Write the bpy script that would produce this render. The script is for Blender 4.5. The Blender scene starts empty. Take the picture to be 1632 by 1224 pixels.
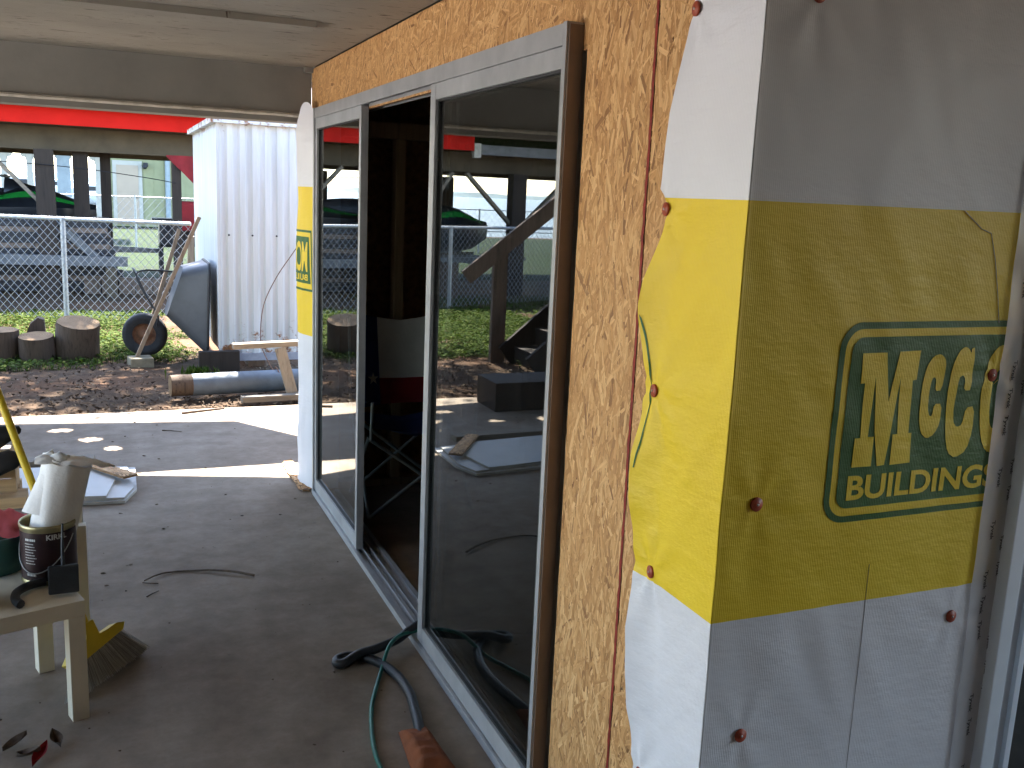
import bpy, bmesh, math, random
from mathutils import Vector, Matrix, noise
R = math.radians
random.seed(7)
scene = bpy.context.scene
COL = scene.collection

# ------------------------------------------------------------------ camera
cam_d = bpy.data.cameras.new('camera'); cam = bpy.data.objects.new('camera', cam_d); COL.objects.link(cam)
cam_d.sensor_width = 36.0; cam_d.lens = 1530.0 / 1632.0 * 36.0; cam_d.clip_start = 0.05; cam_d.clip_end = 9000
yaw, pitch, roll = R(23.151), R(10.9395), R(2.4622)
fw = Vector((math.sin(yaw)*math.cos(pitch), math.cos(yaw)*math.cos(pitch), -math.sin(pitch)))
r0 = Vector((math.cos(yaw), -math.sin(yaw), 0)); u0 = r0.cross(fw)
rt = math.cos(roll)*r0 + math.sin(roll)*u0; up = -math.sin(roll)*r0 + math.cos(roll)*u0
cam.matrix_world = Matrix(((rt.x, up.x, -fw.x, 0), (rt.y, up.y, -fw.y, 0), (rt.z, up.z, -fw.z, 1.62), (0, 0, 0, 1)))
scene.camera = cam
scene.render.resolution_x, scene.render.resolution_y = 1024, 768

# ------------------------------------------------------------------ sky, sun, exposure
SUN_EL, SUN_AZ = R(55), R(2)          # azimuth: degrees left of +Y
sdir = Vector((-math.sin(SUN_AZ)*math.cos(SUN_EL), math.cos(SUN_AZ)*math.cos(SUN_EL), math.sin(SUN_EL)))
world = bpy.data.worlds.new('World'); scene.world = world; world.use_nodes = True
wn = world.node_tree; bg = wn.nodes['Background']
sky = wn.nodes.new('ShaderNodeTexSky'); sky.sky_type = 'NISHITA'; sky.sun_disc = False
sky.sun_elevation = SUN_EL; sky.sun_rotation = -SUN_AZ; sky.dust_density = 0.6; sky.air_density = 1.0; sky.ozone_density = 1.0
wn.links.new(sky.outputs[0], bg.inputs[0]); bg.inputs[1].default_value = 0.118
sl = bpy.data.lights.new('sun', 'SUN'); sl.energy = 5.0; sl.angle = R(0.55); sl.color = (1.0, 0.94, 0.85)
so = bpy.data.objects.new('sun', sl); COL.objects.link(so); so.rotation_euler = sdir.to_track_quat('Z', 'Y').to_euler()
scene.view_settings.view_transform = 'Standard'; scene.view_settings.look = 'None'
scene.view_settings.exposure = 3.55; scene.view_settings.gamma = 1.0
scene.cycles.max_bounces = 10; scene.cycles.diffuse_bounces = 6; scene.cycles.transparent_max_bounces = 24
scene.cycles.sample_clamp_indirect = 6.0

# ------------------------------------------------------------------ materials
MATS = {}
class NT:
    def __init__(s, name):
        s.m = bpy.data.materials.new(name); s.m.use_nodes = True; s.t = s.m.node_tree
        s.b = s.t.nodes['Principled BSDF']; s.out = s.t.nodes['Material Output']; MATS[name] = s.m
        s._tc = None
    def n(s, k, **kw):
        x = s.t.nodes.new('ShaderNode' + k)
        for a, v in kw.items(): setattr(x, a, v)
        return x
    def l(s, a, b): s.t.links.new(a, b)
    def coord(s, scale=(1, 1, 1), rot=(0, 0, 0), src='Object', loc=(0, 0, 0)):
        if s._tc is None: s._tc = s.n('TexCoord')
        mp = s.n('Mapping'); mp.inputs['Scale'].default_value = scale; mp.inputs['Rotation'].default_value = rot
        mp.inputs['Location'].default_value = loc
        s.l(s._tc.outputs[src], mp.inputs[0]); return mp.outputs[0]
    def noise(s, scale, detail=4, rough=.55, vec=None, dist=0):
        x = s.n('TexNoise'); x.inputs['Scale'].default_value = scale; x.inputs['Detail'].default_value = detail
        x.inputs['Roughness'].default_value = rough; x.inputs['Distortion'].default_value = dist
        s.l(vec if vec is not None else s.coord(), x.inputs['Vector']); return x.outputs[0]
    def ramp(s, fac, stops, interp='LINEAR'):
        x = s.n('ValToRGB'); x.color_ramp.interpolation = interp; e = x.color_ramp.elements
        while len(e) < len(stops): e.new(.5)
        for q, (p, c) in zip(e, stops): q.position = p; q.color = (*c, 1) if len(c) == 3 else c
        s.l(fac, x.inputs[0]); return x.outputs[0]
    def mix(s, fac, a, b, mode='MIX'):
        x = s.n('MixRGB', blend_type=mode)
        for i, v in enumerate((fac, a, b)):
            if isinstance(v, (int, float)): x.inputs[i].default_value = v if i == 0 else (v, v, v, 1)
            elif isinstance(v, tuple): x.inputs[i].default_value = (*v, 1)
            else: s.l(v, x.inputs[i])
        return x.outputs[0]
    def math(s, op, a, b=0.0):
        x = s.n('Math', operation=op)
        for i, v in enumerate((a, b)):
            if isinstance(v, (int, float)): x.inputs[i].default_value = v
            else: s.l(v, x.inputs[i])
        return x.outputs[0]
    def bump(s, h, strength=.3, dist=.01, normal=None):
        x = s.n('Bump'); x.inputs['Strength'].default_value = strength; x.inputs['Distance'].default_value = dist
        s.l(h, x.inputs['Height'])
        if normal is not None: s.l(normal, x.inputs['Normal'])
        s.l(x.outputs[0], s.b.inputs['Normal']); return x.outputs[0]
    def base(s, c):
        if isinstance(c, tuple): s.b.inputs['Base Color'].default_value = (*c, 1)
        else: s.l(c, s.b.inputs['Base Color'])
    def set(s, rough=.7, metal=0, spec=.5):
        s.b.inputs['Roughness'].default_value = rough; s.b.inputs['Metallic'].default_value = metal
        s.b.inputs['Specular IOR Level'].default_value = spec

def plain(name, c, rough=.7, metal=0, var=.25, scale=9, bump=.15, spec=.4, detail=5):
    """painted / bare surface with blotchy wear and a little relief"""
    t = NT(name); n = t.noise(scale, detail, .6)
    d = tuple(v*(1-var) for v in c); e = tuple(min(1, v*(1+var*.7)) for v in c)
    t.base(t.ramp(n, [(.28, d), (.5, c), (.72, e)])); t.set(rough, metal, spec)
    if bump: t.bump(t.noise(scale*9, 3), bump, .004)
    return t.m

def wood(name, c, axis=0, rough=.75, dark=.45, scale=1.0):
    """weathered timber, grain along the axis"""
    t = NT(name); sc = [26*scale]*3; sc[axis] = 1.6*scale
    n = t.noise(1.5, 6, .65, t.coord(tuple(sc)), .6); m = t.noise(3, 3)
    d = tuple(v*dark for v in c)
    t.base(t.mix(t.math('MULTIPLY', m, .5), t.ramp(n, [(.3, d), (.5, c), (.75, tuple(min(1, v*1.25) for v in c))]), tuple(v*.8 for v in c)))
    t.set(rough, 0, .3); t.bump(n, .35, .004); return t.m

# concrete slab: dusty, stained
t = NT('concrete'); n1 = t.noise(1.3, 8, .68); n2 = t.noise(5.0, 7, .72); n3 = t.noise(90, 4, .7)
c = t.ramp(n1, [(.3, (.165, .122, .085)), (.5, (.248, .196, .147)), (.7, (.34, .285, .226))])
c = t.mix(.5, c, t.ramp(n2, [(.32, (.106, .076, .052)), (.52, (.22, .174, .133)), (.7, (.325, .277, .224))]))
c = t.mix(t.math('MULTIPLY', t.ramp(n3, [(.52, (0, 0, 0)), (.75, (1, 1, 1))]), .35), c, (.2, .17, .145))
v = t.n('TexVoronoi'); v.inputs['Scale'].default_value = 6; t.l(t.coord(), v.inputs['Vector'])
spot = t.ramp(v.outputs['Distance'], [(.0, (1, 1, 1)), (.035, (1, 1, 1)), (.05, (0, 0, 0))])
c = t.mix(t.math('MULTIPLY', spot, .45), c, (.12, .1, .09)); t.base(c); t.set(.8, 0, .18)
t.bump(t.math('ADD', n3, t.math('MULTIPLY', n2, 1.5)), .2, .003)
plain('bounce_concrete', (.60, .58, .55), .8, 0, .1, 2, .2)
# yard dirt
t = NT('dirt'); n1 = t.noise(.55, 6, .6); n2 = t.noise(7, 8, .75); n3 = t.noise(45, 4, .7)
c = t.ramp(n2, [(.3, (.03, .02, .013)), (.5, (.07, .046, .029)), (.72, (.13, .09, .058))])
c = t.mix(t.ramp(n1, [(.45, (0, 0, 0)), (.68, (1, 1, 1))]), c, (.13, .065, .034))
c = t.mix(t.math('MULTIPLY', n3, .35), c, (.05, .035, .024)); t.base(c); t.set(.95, 0, .1)
t.bump(t.math('ADD', n2, n3), .7, .02)
# lawn sheet far off
t = NT('lawn_ground'); n1 = t.noise(.6, 8, .7); n2 = t.noise(12, 6, .7)
c = t.ramp(n1, [(.3, (.009, .011, .004)), (.5, (.0075, .019, .002)), (.7, (.011, .025, .003))])
t.base(t.mix(.35, c, t.ramp(n2, [(.3, (.006, .011, .002)), (.7, (.016, .029, .005))]))); t.set(.95, 0, .1); t.bump(n2, .6, .03)
# foliage kinds (colour per blade)
def leafmat(name, stops, rough=.6, trans=.25):
    t = NT(name); g = t.n('NewGeometry'); c = t.ramp(g.outputs['Random Per Island'], stops); t.base(c); t.set(rough, 0, .12)
    tr = t.n('BsdfTranslucent'); t.l(c, tr.inputs[0]); mx = t.n('MixShader'); mx.inputs[0].default_value = trans
    t.l(t.b.outputs[0], mx.inputs[1]); t.l(tr.outputs[0], mx.inputs[2]); t.l(mx.outputs[0], t.out.inputs[0]); return t.m
leafmat('grass_blades', [(0, (.02, .042, .005)), (.4, (.042, .072, .008)), (.75, (.066, .098, .014)), (1, (.10, .115, .03))], .9, .3)
leafmat('dry_leaves', [(0, (.025, .015, .009)), (.35, (.06, .037, .022)), (.75, (.10, .07, .045)), (1, (.24, .19, .14))], .8, .1)
leafmat('tree_leaves', [(0, (.03, .06, .012)), (.5, (.05, .09, .02)), (1, (.09, .13, .03))], .5, .3)
# OSB strands
t = NT('osb_strands'); g = t.n('NewGeometry')
c = t.ramp(g.outputs['Random Per Island'], [(0, (.27, .125, .045)), (.05, (.47, .24, .085)), (.35, (.60, .325, .122)), (.6, (.68, .39, .157)), (.82, (.80, .50, .225)), (.95, (.57, .31, .12)), (1, (.30, .145, .055))])
gr = t.noise(1, 5, .7, t.coord((14, 150, 1), src='UV')); c = t.mix(.55, c, t.ramp(gr, [(.3, (.50, .42, .34)), (.6, (1.0, 1.0, 1.0))]), 'MULTIPLY')
t.base(c); t.set(.62, 0, .35); t.bump(gr, .35, .002)
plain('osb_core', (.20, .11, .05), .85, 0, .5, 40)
plain('red_edge', (.27, .026, .014), .7, 0, .45, 60)
# house wrap sheet: white with a yellow band printed between two heights
t = NT('wrap_sheet')
tc = t.n('TexCoord'); sx = t.n('SeparateXYZ'); t.l(tc.outputs['Object'], sx.inputs[0])
zz = sx.outputs['Z']; k = t.math('MULTIPLY', t.math('GREATER_THAN', zz, .853), t.math('LESS_THAN', zz, 1.634))
n1 = t.noise(2.2, 4, .5)
white = t.ramp(n1, [(.3, (.70, .70, .735)), (.7, (.79, .79, .82))]); yel = t.ramp(n1, [(.3, (.80, .56, .018)), (.7, (.87, .64, .035))])
weave = t.n('TexWave', wave_type='BANDS', bands_direction='X'); weave.inputs['Scale'].default_value = 105; weave.inputs['Distortion'].default_value = 1.5
weave.inputs['Detail'].default_value = 1; t.l(t.coord((1, 1, .06), (0, 0, math.pi/4)), weave.inputs[0])
cc = t.mix(k, white, yel); cc = t.mix(.11, cc, t.ramp(weave.outputs[0], [(.2, (.55, .55, .55)), (.7, (1, 1, 1))]), 'MULTIPLY')
t.base(cc); t.set(.5, 0, .35)
h = t.math('ADD', t.math('MULTIPLY', weave.outputs[0], .09), t.math('MULTIPLY', t.noise(1, 5, .6, t.coord((9, 9, 26), (0, .5, 0))), 1.5))
t.bump(h, .42, .006); WRAP_BUMP = h
def printmat(name, a, b):
    t = NT(name); n = t.noise(2.2, 4, .5); w = t.n('TexWave', wave_type='BANDS', bands_direction='X'); w.inputs['Scale'].default_value = 105
    w.inputs['Distortion'].default_value = 1.5; t.l(t.coord((1, 1, .06), (0, 0, math.pi/4)), w.inputs[0])
    cc = t.mix(.11, t.ramp(n, [(.3, a), (.7, b)]), t.ramp(w.outputs[0], [(.2, (.55, .55, .55)), (.7, (1, 1, 1))]), 'MULTIPLY')
    t.base(cc); t.set(.5, 0, .35)
    h = t.math('ADD', t.math('MULTIPLY', w.outputs[0], .09), t.math('MULTIPLY', t.noise(1, 5, .6, t.coord((9, 9, 26), (0, .5, 0))), 1.5)); t.bump(h, .42, .006)
printmat('print_green', (.022, .10, .016), (.03, .13, .022)); printmat('print_yellow', (.80, .56, .018), (.87, .64, .035))
plain('ink_black', (.02, .02, .025), .6, 0, .2)
plain('cap_orange', (.36, .062, .026), .45, 0, .25, 60, .1); plain('nail_steel', (.5, .45, .42), .4, .8, .2)
# translucent tape
t = NT('clear_tape'); t.base((.72, .72, .74)); t.set(.28, 0, .5); tr = t.n('BsdfTransparent'); mx = t.n('MixShader')
t.l(t.ramp(t.noise(6, 3), [(.35, (.55, .55, .55)), (.65, (.65, .65, .65))]), mx.inputs[0]); t.l(tr.outputs[0], mx.inputs[1]); t.l(t.b.outputs[0], mx.inputs[2]); t.l(mx.outputs[0], t.out.inputs[0])
# mill aluminium
t = NT('aluminium'); n = t.noise(1, 5, .65, t.coord((60, 4, 4))); n2 = t.noise(6, 5, .6)
t.base(t.mix(.5, t.ramp(n, [(.3, (.28, .285, .29)), (.7, (.43, .435, .44))]), t.ramp(n2, [(.35, (.30, .30, .305)), (.65, (.46, .46, .465))]))); t.set(.45, .25, .5); t.bump(n, .12, .002)
plain('bronze_side', (.24, .175, .14), .5, .1, .2, 5, .1); plain('black_gasket', (.02, .02, .02), .6); plain('vinyl_white', (.62, .66, .70), .4, 0, .08, 4, .04)
# glass: front face reflects, tinted body
def glassmat(name, tint, ior):
    t = NT(name); fr = t.n('Fresnel'); fr.inputs[0].default_value = ior; tr = t.n('BsdfTransparent'); tr.inputs[0].default_value = (*tint, 1)
    gl = t.n('BsdfGlossy'); gl.inputs['Roughness'].default_value = .0; gl.inputs[0].default_value = (.95, .98, .97, 1)
    du = t.n('BsdfDiffuse'); du.inputs[0].default_value = (.35, .34, .32, 1); mx = t.n('MixShader'); t.l(fr.outputs[0], mx.inputs[0]); t.l(tr.outputs[0], mx.inputs[1]); t.l(gl.outputs[0], mx.inputs[2])
    m2 = t.n('MixShader'); t.l(t.ramp(t.noise(4, 6, .7, t.coord((1, 1, .35))), [(.5, (.004, .004, .004)), (.8, (.03, .03, .03))]), m2.inputs[0])   # dust film
    t.l(mx.outputs[0], m2.inputs[1]); t.l(du.outputs[0], m2.inputs[2]); t.l(m2.outputs[0], t.out.inputs[0]); return t.m
glassmat('pane_glass', (.42, .44, .43), 2.05)
t = NT('glass_body'); tr = t.n('BsdfTransparent'); tr.inputs[0].default_value = (.8, .82, .8, 1); t.l(tr.outputs[0], t.out.inputs[0])
# painted ceiling board with dark strand cracks
t = NT('ceiling_paint'); n = t.noise(2.2, 6, .6); cr = t.noise(1, 4, .6, t.coord((9, 48, 1), (0, 0, .12)), .8); cr2 = t.noise(1, 3, .6, t.coord((2.2, 2.2, 1)))
crack = t.math('MULTIPLY', t.ramp(cr, [(.625, (0, 0, 0)), (.65, (1, 1, 1))]), t.ramp(cr2, [(.38, (0, 0, 0)), (.52, (1, 1, 1))]))
c = t.ramp(n, [(.3, (.235, .212, .175)), (.7, (.32, .29, .245))]); t.base(t.mix(crack, c, (.07, .045, .03))); t.set(.6, 0, .35)
t.bump(t.math('SUBTRACT', t.noise(1, 5, .7, t.coord((14, 60, 1), (0, 0, .2))), crack), .45, .006)
plain('beam_paint', (.20, .187, .163), .65, 0, .12, 5, .2); plain('trim_paint', (.46, .42, .35), .7, 0, .35, 14, .3)
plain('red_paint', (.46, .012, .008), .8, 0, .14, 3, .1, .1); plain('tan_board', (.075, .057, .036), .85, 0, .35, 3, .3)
wood('post_wood', (.16, .115, .085), 2); wood('grey_wood', (.22, .18, .135), 0); wood('grey_wood_v', (.24, .20, .15), 2)
wood('dark_post', (.034, .024, .018), 2); wood('stud_wood', (.28, .19, .11), 2); wood('fresh_pine', (.58, .40, .22), 0); wood('bark_wood', (.10, .07, .05), 2, .9, .3, 1.6); wood('handle_wood', (.27, .19, .125), 2)
# end grain
t = NT('end_grain'); w = t.n('TexWave', wave_type='RINGS', rings_direction='Z'); w.inputs['Scale'].default_value = 14; w.inputs['Distortion'].default_value = 3; w.inputs['Detail'].default_value = 3
t.l(t.coord(), w.inputs[0]); t.base(t.mix(.5, t.ramp(w.outputs[0], [(0, (.15, .085, .042)), (1, (.26, .165, .085))]), t.ramp(t.noise(12, 5), [(.3, (.11, .065, .033)), (.7, (.28, .185, .10))]))); t.set(.85, 0, .2); t.bump(t.noise(50), .4, .006)
# shed metal with rust
t = NT('shed_metal'); n = t.noise(1, 6, .65, t.coord((9, 9, .8))); rz = t.noise(9, 6, .7)
sx = t.n('SeparateXYZ'); t.l(t.coord(), sx.inputs[0])
edge = t.math('MAXIMUM', t.math('SUBTRACT', 1.0, t.math('MULTIPLY', t.math('SUBTRACT', sx.outputs['Z'], .1), 2.4)), t.math('MULTIPLY', t.math('SUBTRACT', sx.outputs['Z'], 2.06), 9))
c = t.ramp(n, [(.3, (.46, .46, .44)), (.7, (.60, .605, .60))])
rust = t.ramp(t.math('ADD', rz, t.math('MULTIPLY', edge, .17)), [(.66, (0, 0, 0)), (.74, (1, 1, 1))])
t.base(t.mix(rust, c, t.ramp(t.noise(60, 3), [(.3, (.12, .045, .015)), (.7, (.3, .13, .05))]))); t.set(.5, .0, .4); t.bump(rz, .1, .004)
plain('skirt_grey', (.30, .31, .35), .6, 0, .25, 12); plain('galvanised', (.38, .39, .40), .45, .6, .2, 30); plain('chain_wire', (.30, .31, .32), .45, .5, .15, 40, 0)
plain('tray_plastic', (.07, .075, .085), .42, 0, .22, 6, .1); plain('rubber', (.022, .022, .024), .75, 0, .4, 25, .4); plain('rusty_steel', (.16, .075, .04), .8, .3, .5, 25, .4)
plain('pole_paint', (.11, .14, .175), .55, 0, .3, 7, .2); plain('cream_paint', (.62, .56, .44), .5, 0, .12, 6, .08); plain('brick_tan', (.22, .18, .115), .9, 0, .3, 20, .5)
plain('pale_green_siding', (.30, .30, .165), .7, 0, .12, 2); plain('door_cream', (.44, .35, .26), .55, 0, .06, 2); plain('trim_white', (.46, .44, .38), .6, 0, .1, 3)
plain('pale_blue', (.30, .35, .37), .6, 0, .2, 3); plain('dark_metal', (.03, .03, .033), .45, .4, .3, 12); plain('black_vinyl', (.02, .02, .024), .4, 0, .3, 8)
plain('jet_green', (.015, .22, .035), .25, 0, .12, 3, .0, .6); plain('jet_black', (.012, .014, .018), .3, 0, .3, 3, .0, .6); plain('red_cloth', (.20, .01, .014), .8, 0, .3, 6)
plain('trailer_grey', (.12, .122, .125), .5, .3, .3, 12); plain('roof_shingle', (.10, .095, .09), .9, 0, .4, 14); plain('siding_beige', (.42, .38, .30), .8, 0, .15, 3)
plain('sheet_white', (.48, .47, .46), .55, 0, .1, 5); plain('sheet_edge', (.30, .27, .23), .85); plain('hose_black', (.016, .017, .02), .45, 0, .4, 30, .3); plain('hose_green', (.012, .12, .085), .35, 0, .3, 30, .2)
plain('broom_yellow', (.62, .44, .02), .42, 0, .12, 8, .05); plain('soft_rust', (.20, .06, .02), .95, 0, .35, 14, .4); plain('flag_blue', (.03, .05, .17), .85, 0, .25, 10, .3)
plain('flag_white', (.62, .60, .56), .85, 0, .12, 6, .3); plain('flag_red', (.24, .009, .014), .85, 0, .2, 8, .3); plain('tube_steel', (.34, .36, .36), .4, .6, .15, 12)
plain('can_label', (.035, .016, .017), .4, 0, .45, 14, .05); plain('can_metal', (.42, .38, .22), .35, .8, .3, 14); plain('print_white', (.6, .6, .58), .6, 0, .1); plain('tool_black', (.03, .036, .042), .5, 0, .4, 20, .2)
t = NT('paper_towel'); n = t.noise(70, 3, .6); t.base(t.ramp(t.noise(8, 4), [(.3, (.72, .71, .68)), (.7, (.8, .79, .77))])); t.set(.95, 0, .1); t.bump(n, .5, .004)
plain('pink_cloth', (.50, .10, .12), .8, 0, .2, 9); plain('teal_plastic', (.03, .10, .09), .5, 0, .3, 6); plain('clear_bag', (.50, .50, .48), .35, 0, .2, 14, .4); plain('twig_bark', (.10, .07, .05), .9, 0, .4, 60)
plain('interior_floor', (.16, .15, .14), .8, 0, .25, 4); plain('shore_hill', (.16, .21, .22), .95, 0, .25, .02, 0); plain('boat_white', (.7, .72, .75), .5, 0, .1, 1)  # shore_hill: distance haze is put into the grey-blue base colour
t = NT('bristles'); g = t.n('NewGeometry'); t.base(t.ramp(g.outputs['Random Per Island'], [(0, (.2, .19, .165)), (1, (.52, .49, .43))])); t.set(.7, 0, .3)
t = NT('sea_water'); t.base((.045, .065, .075)); t.set(.28, 0, .3); t.bump(t.noise(1.1, 5, .65, t.coord((1, 2.2, 1))), .5, .35)

# ------------------------------------------------------------------ geometry helpers
class G:
    """collects shapes with material slots into ONE mesh"""
    def __init__(s): s.v = []; s.f = []; s.mi = []; s.uv = None; s.sm = []
    def add(s, vs, fs, mi=0, smooth=False):
        o = len(s.v); s.v += [tuple(p) for p in vs]; s.f += [tuple(i+o for i in f) for f in fs]; s.mi += [mi]*len(fs); s.sm += [smooth]*len(fs); return s
    def box(s, lo, hi, mi=0, M=None, bev=0):
        (a, b, c), (d, e, f) = lo, hi
        if bev:
            bm = bmesh.new(); bmesh.ops.create_cube(bm, size=1)
            for v in bm.verts: v.co = Vector(((a+d)/2+v.co.x*(d-a), (b+e)/2+v.co.y*(e-b), (c+f)/2+v.co.z*(f-c)))
            bmesh.ops.bevel(bm, geom=bm.edges[:], offset=bev, segments=2, affect='EDGES', profile=.6)
            bm.verts.index_update(); vs = [v.co.copy() for v in bm.verts]; fs = [[v.index for v in q.verts] for q in bm.faces]; bm.free()
        else:
            vs = [Vector(p) for p in ((a, b, c), (d, b, c), (d, e, c), (a, e, c), (a, b, f), (d, b, f), (d, e, f), (a, e, f))]
            fs = [(0, 3, 2, 1), (4, 5, 6, 7), (0, 1, 5, 4), (1, 2, 6, 5), (2, 3, 7, 6), (3, 0, 4, 7)]
        if M is not None: vs = [M @ v for v in vs]
        return s.add(vs, fs, mi)
    def bar(s, p, q, w, h, mi=0, upv=(0, 0, 1), bev=0):
        p, q = Vector(p), Vector(q); d = q-p; L = d.length; x = d.normalized(); u = Vector(upv)
        y = u.cross(x)
        if y.length < 1e-4: y = Vector((0, 1, 0)).cross(x)
        y.normalize(); z = x.cross(y); M = Matrix((( x.x, y.x, z.x, p.x), (x.y, y.y, z.y, p.y), (x.z, y.z, z.z, p.z), (0, 0, 0, 1)))
        return s.box((0, -w/2, -h/2), (L, w/2, h/2), mi, M, bev)
    def tube(s, pts, r, n=8, mi=0, caps=True):
        pts = [Vector(p) for p in pts]; rs = r if isinstance(r, (list, tuple)) else [r]*len(pts); vs = []; fs = []; prev = None
        for i, p in enumerate(pts):
            d = (pts[min(i+1, len(pts)-1)]-pts[max(i-1, 0)]).normalized()
            if prev is None: a = Vector((0, 0, 1)) if abs(d.z) < .9 else Vector((1, 0, 0)); x = d.cross(a).normalized()
            else: x = (prev-d*prev.dot(d)).normalized()
            prev = x; y = d.cross(x)
            vs += [p+rs[i]*(math.cos(2*math.pi*k/n)*x+math.sin(2*math.pi*k/n)*y) for k in range(n)]
        for i in range(len(pts)-1):
            for k in range(n): fs.append((i*n+k, i*n+(k+1) % n, (i+1)*n+(k+1) % n, (i+1)*n+k))
        s.add(vs, fs, mi, n > 5)
        if caps: s.add(vs[:n], [tuple(range(n))[::-1]], mi); s.add(vs[-n:], [tuple(range(n))], mi)
        return s
    def lathe(s, prof, M=Matrix(), n=24, mi=0, smooth=True):
        vs = []; fs = []
        for (r, z) in prof: vs += [M @ Vector((r*math.cos(2*math.pi*k/n), r*math.sin(2*math.pi*k/n), z)) for k in range(n)]
        for i in range(len(prof)-1):
            for k in range(n): fs.append((i*n+k, i*n+(k+1) % n, (i+1)*n+(k+1) % n, (i+1)*n+k))
        return s.add(vs, fs, mi, smooth)
    def disc(s, r, z, M=Matrix(), n=24, mi=0, jit=0):
        return s.add([M @ Vector((r*math.cos(2*math.pi*k/n), r*math.sin(2*math.pi*k/n), z)) for k in range(n)], [tuple(range(n))], mi)
    def prism(s, poly, z0, z1, M=Matrix(), mi=0):
        n = len(poly); vs = [M @ Vector((x, y, z0)) for x, y in poly]+[M @ Vector((x, y, z1)) for x, y in poly]
        return s.add(vs, [tuple(range(n))[::-1], tuple(range(n, 2*n))]+[(i, (i+1) % n, n+(i+1) % n, n+i) for i in range(n)], mi)
    def grid(s, fn, nu, nv, mi=0, smooth=True):
        vs = [fn(i/nu, j/nv) for j in range(nv+1) for i in range(nu+1)]
        return s.add(vs, [(j*(nu+1)+i, j*(nu+1)+i+1, (j+1)*(nu+1)+i+1, (j+1)*(nu+1)+i) for j in range(nv) for i in range(nu)], mi, smooth)
    def mesh(s, name, mats):
        me = bpy.data.meshes.new(name); me.from_pydata(s.v, [], s.f)
        for m in ([mats] if isinstance(mats, str) else mats): me.materials.append(MATS[m])
        me.polygons.foreach_set('material_index', s.mi); me.polygons.foreach_set('use_smooth', s.sm); me.update(); return me
    def build(s, name, mats, parent=None):
        return link(name, s.mesh(name, mats), parent)
def link(name, me, parent=None):
    o = bpy.data.objects.new(name, me); COL.objects.link(o)
    if parent is not None:
        o.parent = parent
        if parent.location.length or parent.rotation_euler.z: o.matrix_parent_inverse = Matrix.Identity(4)
    return o
def tag(o, label, cat, group=None):
    o['label'] = label; o['category'] = cat
    if group: o['group'] = group
    return o
def thing(name, label, cat, group=None, loc=(0, 0, 0), rz=0):
    o = bpy.data.objects.new(name, None); COL.objects.link(o); o.location = loc; o.rotation_euler.z = rz; o.empty_display_size = .1
    return tag(o, label, cat, group)
def struct(o): o['kind'] = 'structure'; return o
def stuff(o): o['kind'] = 'stuff'; return o
def B(name, lo, hi, mat, parent=None, bev=0): return G().box(lo, hi, 0, None, bev).build(name, mat, parent)
def fbm(x, y, z=0., s=1.): return noise.noise(Vector((x*s, y*s, z*s)))

# ================================================================== SETTING
# ground: one sheet, fine near the yard, stretching to the horizon on the land side
def lin(a, b, n): return [a+(b-a)*i/n for i in range(n+1)]
gx = [-1500, -300, -60, -20, -10]+lin(-6, 3, 90)+[6, 12, 30, 80, 300, 1500]
gy = [-1500, -200, -30, 0, 4, 6.9]+lin(7.2, 13, 64)+[14, 15, 17, 20, 25, 30, 35, 38.5]
def gz(x, y):
    z = -.035+.018*fbm(x, y, 3, 1.7)+.012*fbm(x, y, 9, 6)
    if y < 7.5: z = min(z, -.03)
    if y > 38: z -= .1
    return z
g = G(); nx = len(gx)
g.add([(x, y, gz(x, y) if -6 <= x <= 3 and 7 < y < 13.2 else -.04) for y in gy for x in gx], [(j*nx+i, j*nx+i+1, (j+1)*nx+i+1, (j+1)*nx+i) for j in range(len(gy)-1) for i in range(nx-1)], 0, True)
struct(g.build('ground', 'dirt'))
# far lawn and the land spit under the pale green house
g = G(); g.add([(-60, 18.2, -.03), (2.2, 18.2, -.03), (14, 18.2, -.03), (14, 37.5, -.03), (-.2, 37.5, -.03), (-60, 37.0, -.03)], [(0, 1, 4, 5), (1, 2, 3, 4)])
struct(g.build('lawn', 'lawn_ground'))
g = G(); g.prism([(-.4, 38.4), (60, 38.4), (60, 75), (4, 75), (-.4, 55)], -.9, -.045); struct(g.build('land_spit', 'lawn_ground'))
g = G(); g.add([(-4000, 38.2, -.45), (4000, 38.2, -.45), (4000, 6000, -.45), (-4000, 6000, -.45)], [(0, 1, 2, 3)]); struct(g.build('water', 'sea_water'))
# far shore: low wooded hills across the water
g = G(); vs = []; N = 240
for i in range(N+1):
    x = -2600+4200*i/N; h = 8+9*abs(fbm(x, 2, 0, .004))+3*fbm(x, 7, 0, .02)+2*fbm(x, 1, 0, .08)
    vs += [(x, 2300, -1), (x, 2330, max(3, h)), (x, 2500, max(3, h)+2), (x, 2600, -1)]
g.add(vs, [(4*i+k, 4*i+4+k, 4*i+5+k, 4*i+1+k) for i in range(N) for k in range(3)]); struct(g.build('far_shore_hills', 'shore_hill'))

# patio slab
def slab_z(u, v): return 0
g = G(); g.box((-3.6, -3.5, -.12), (4.75, 7.245, 0), 0, None, .006); struct(g.build('patio_slab', 'concrete'))
# ceiling boards + batten
ce = struct(B('ceiling', (-3.6, -3.4, 2.242), (1.03, 5.25, 2.262), 'ceiling_paint'))
B('batten', (-3.4, 3.80, 2.219), (.765, 3.925, 2.2415), 'ceiling_paint', ce)
B('corner_block', (.985, 5.2, 2.215), (1.0285, 5.248, 2.2415), 'beam_paint', ce)
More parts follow.
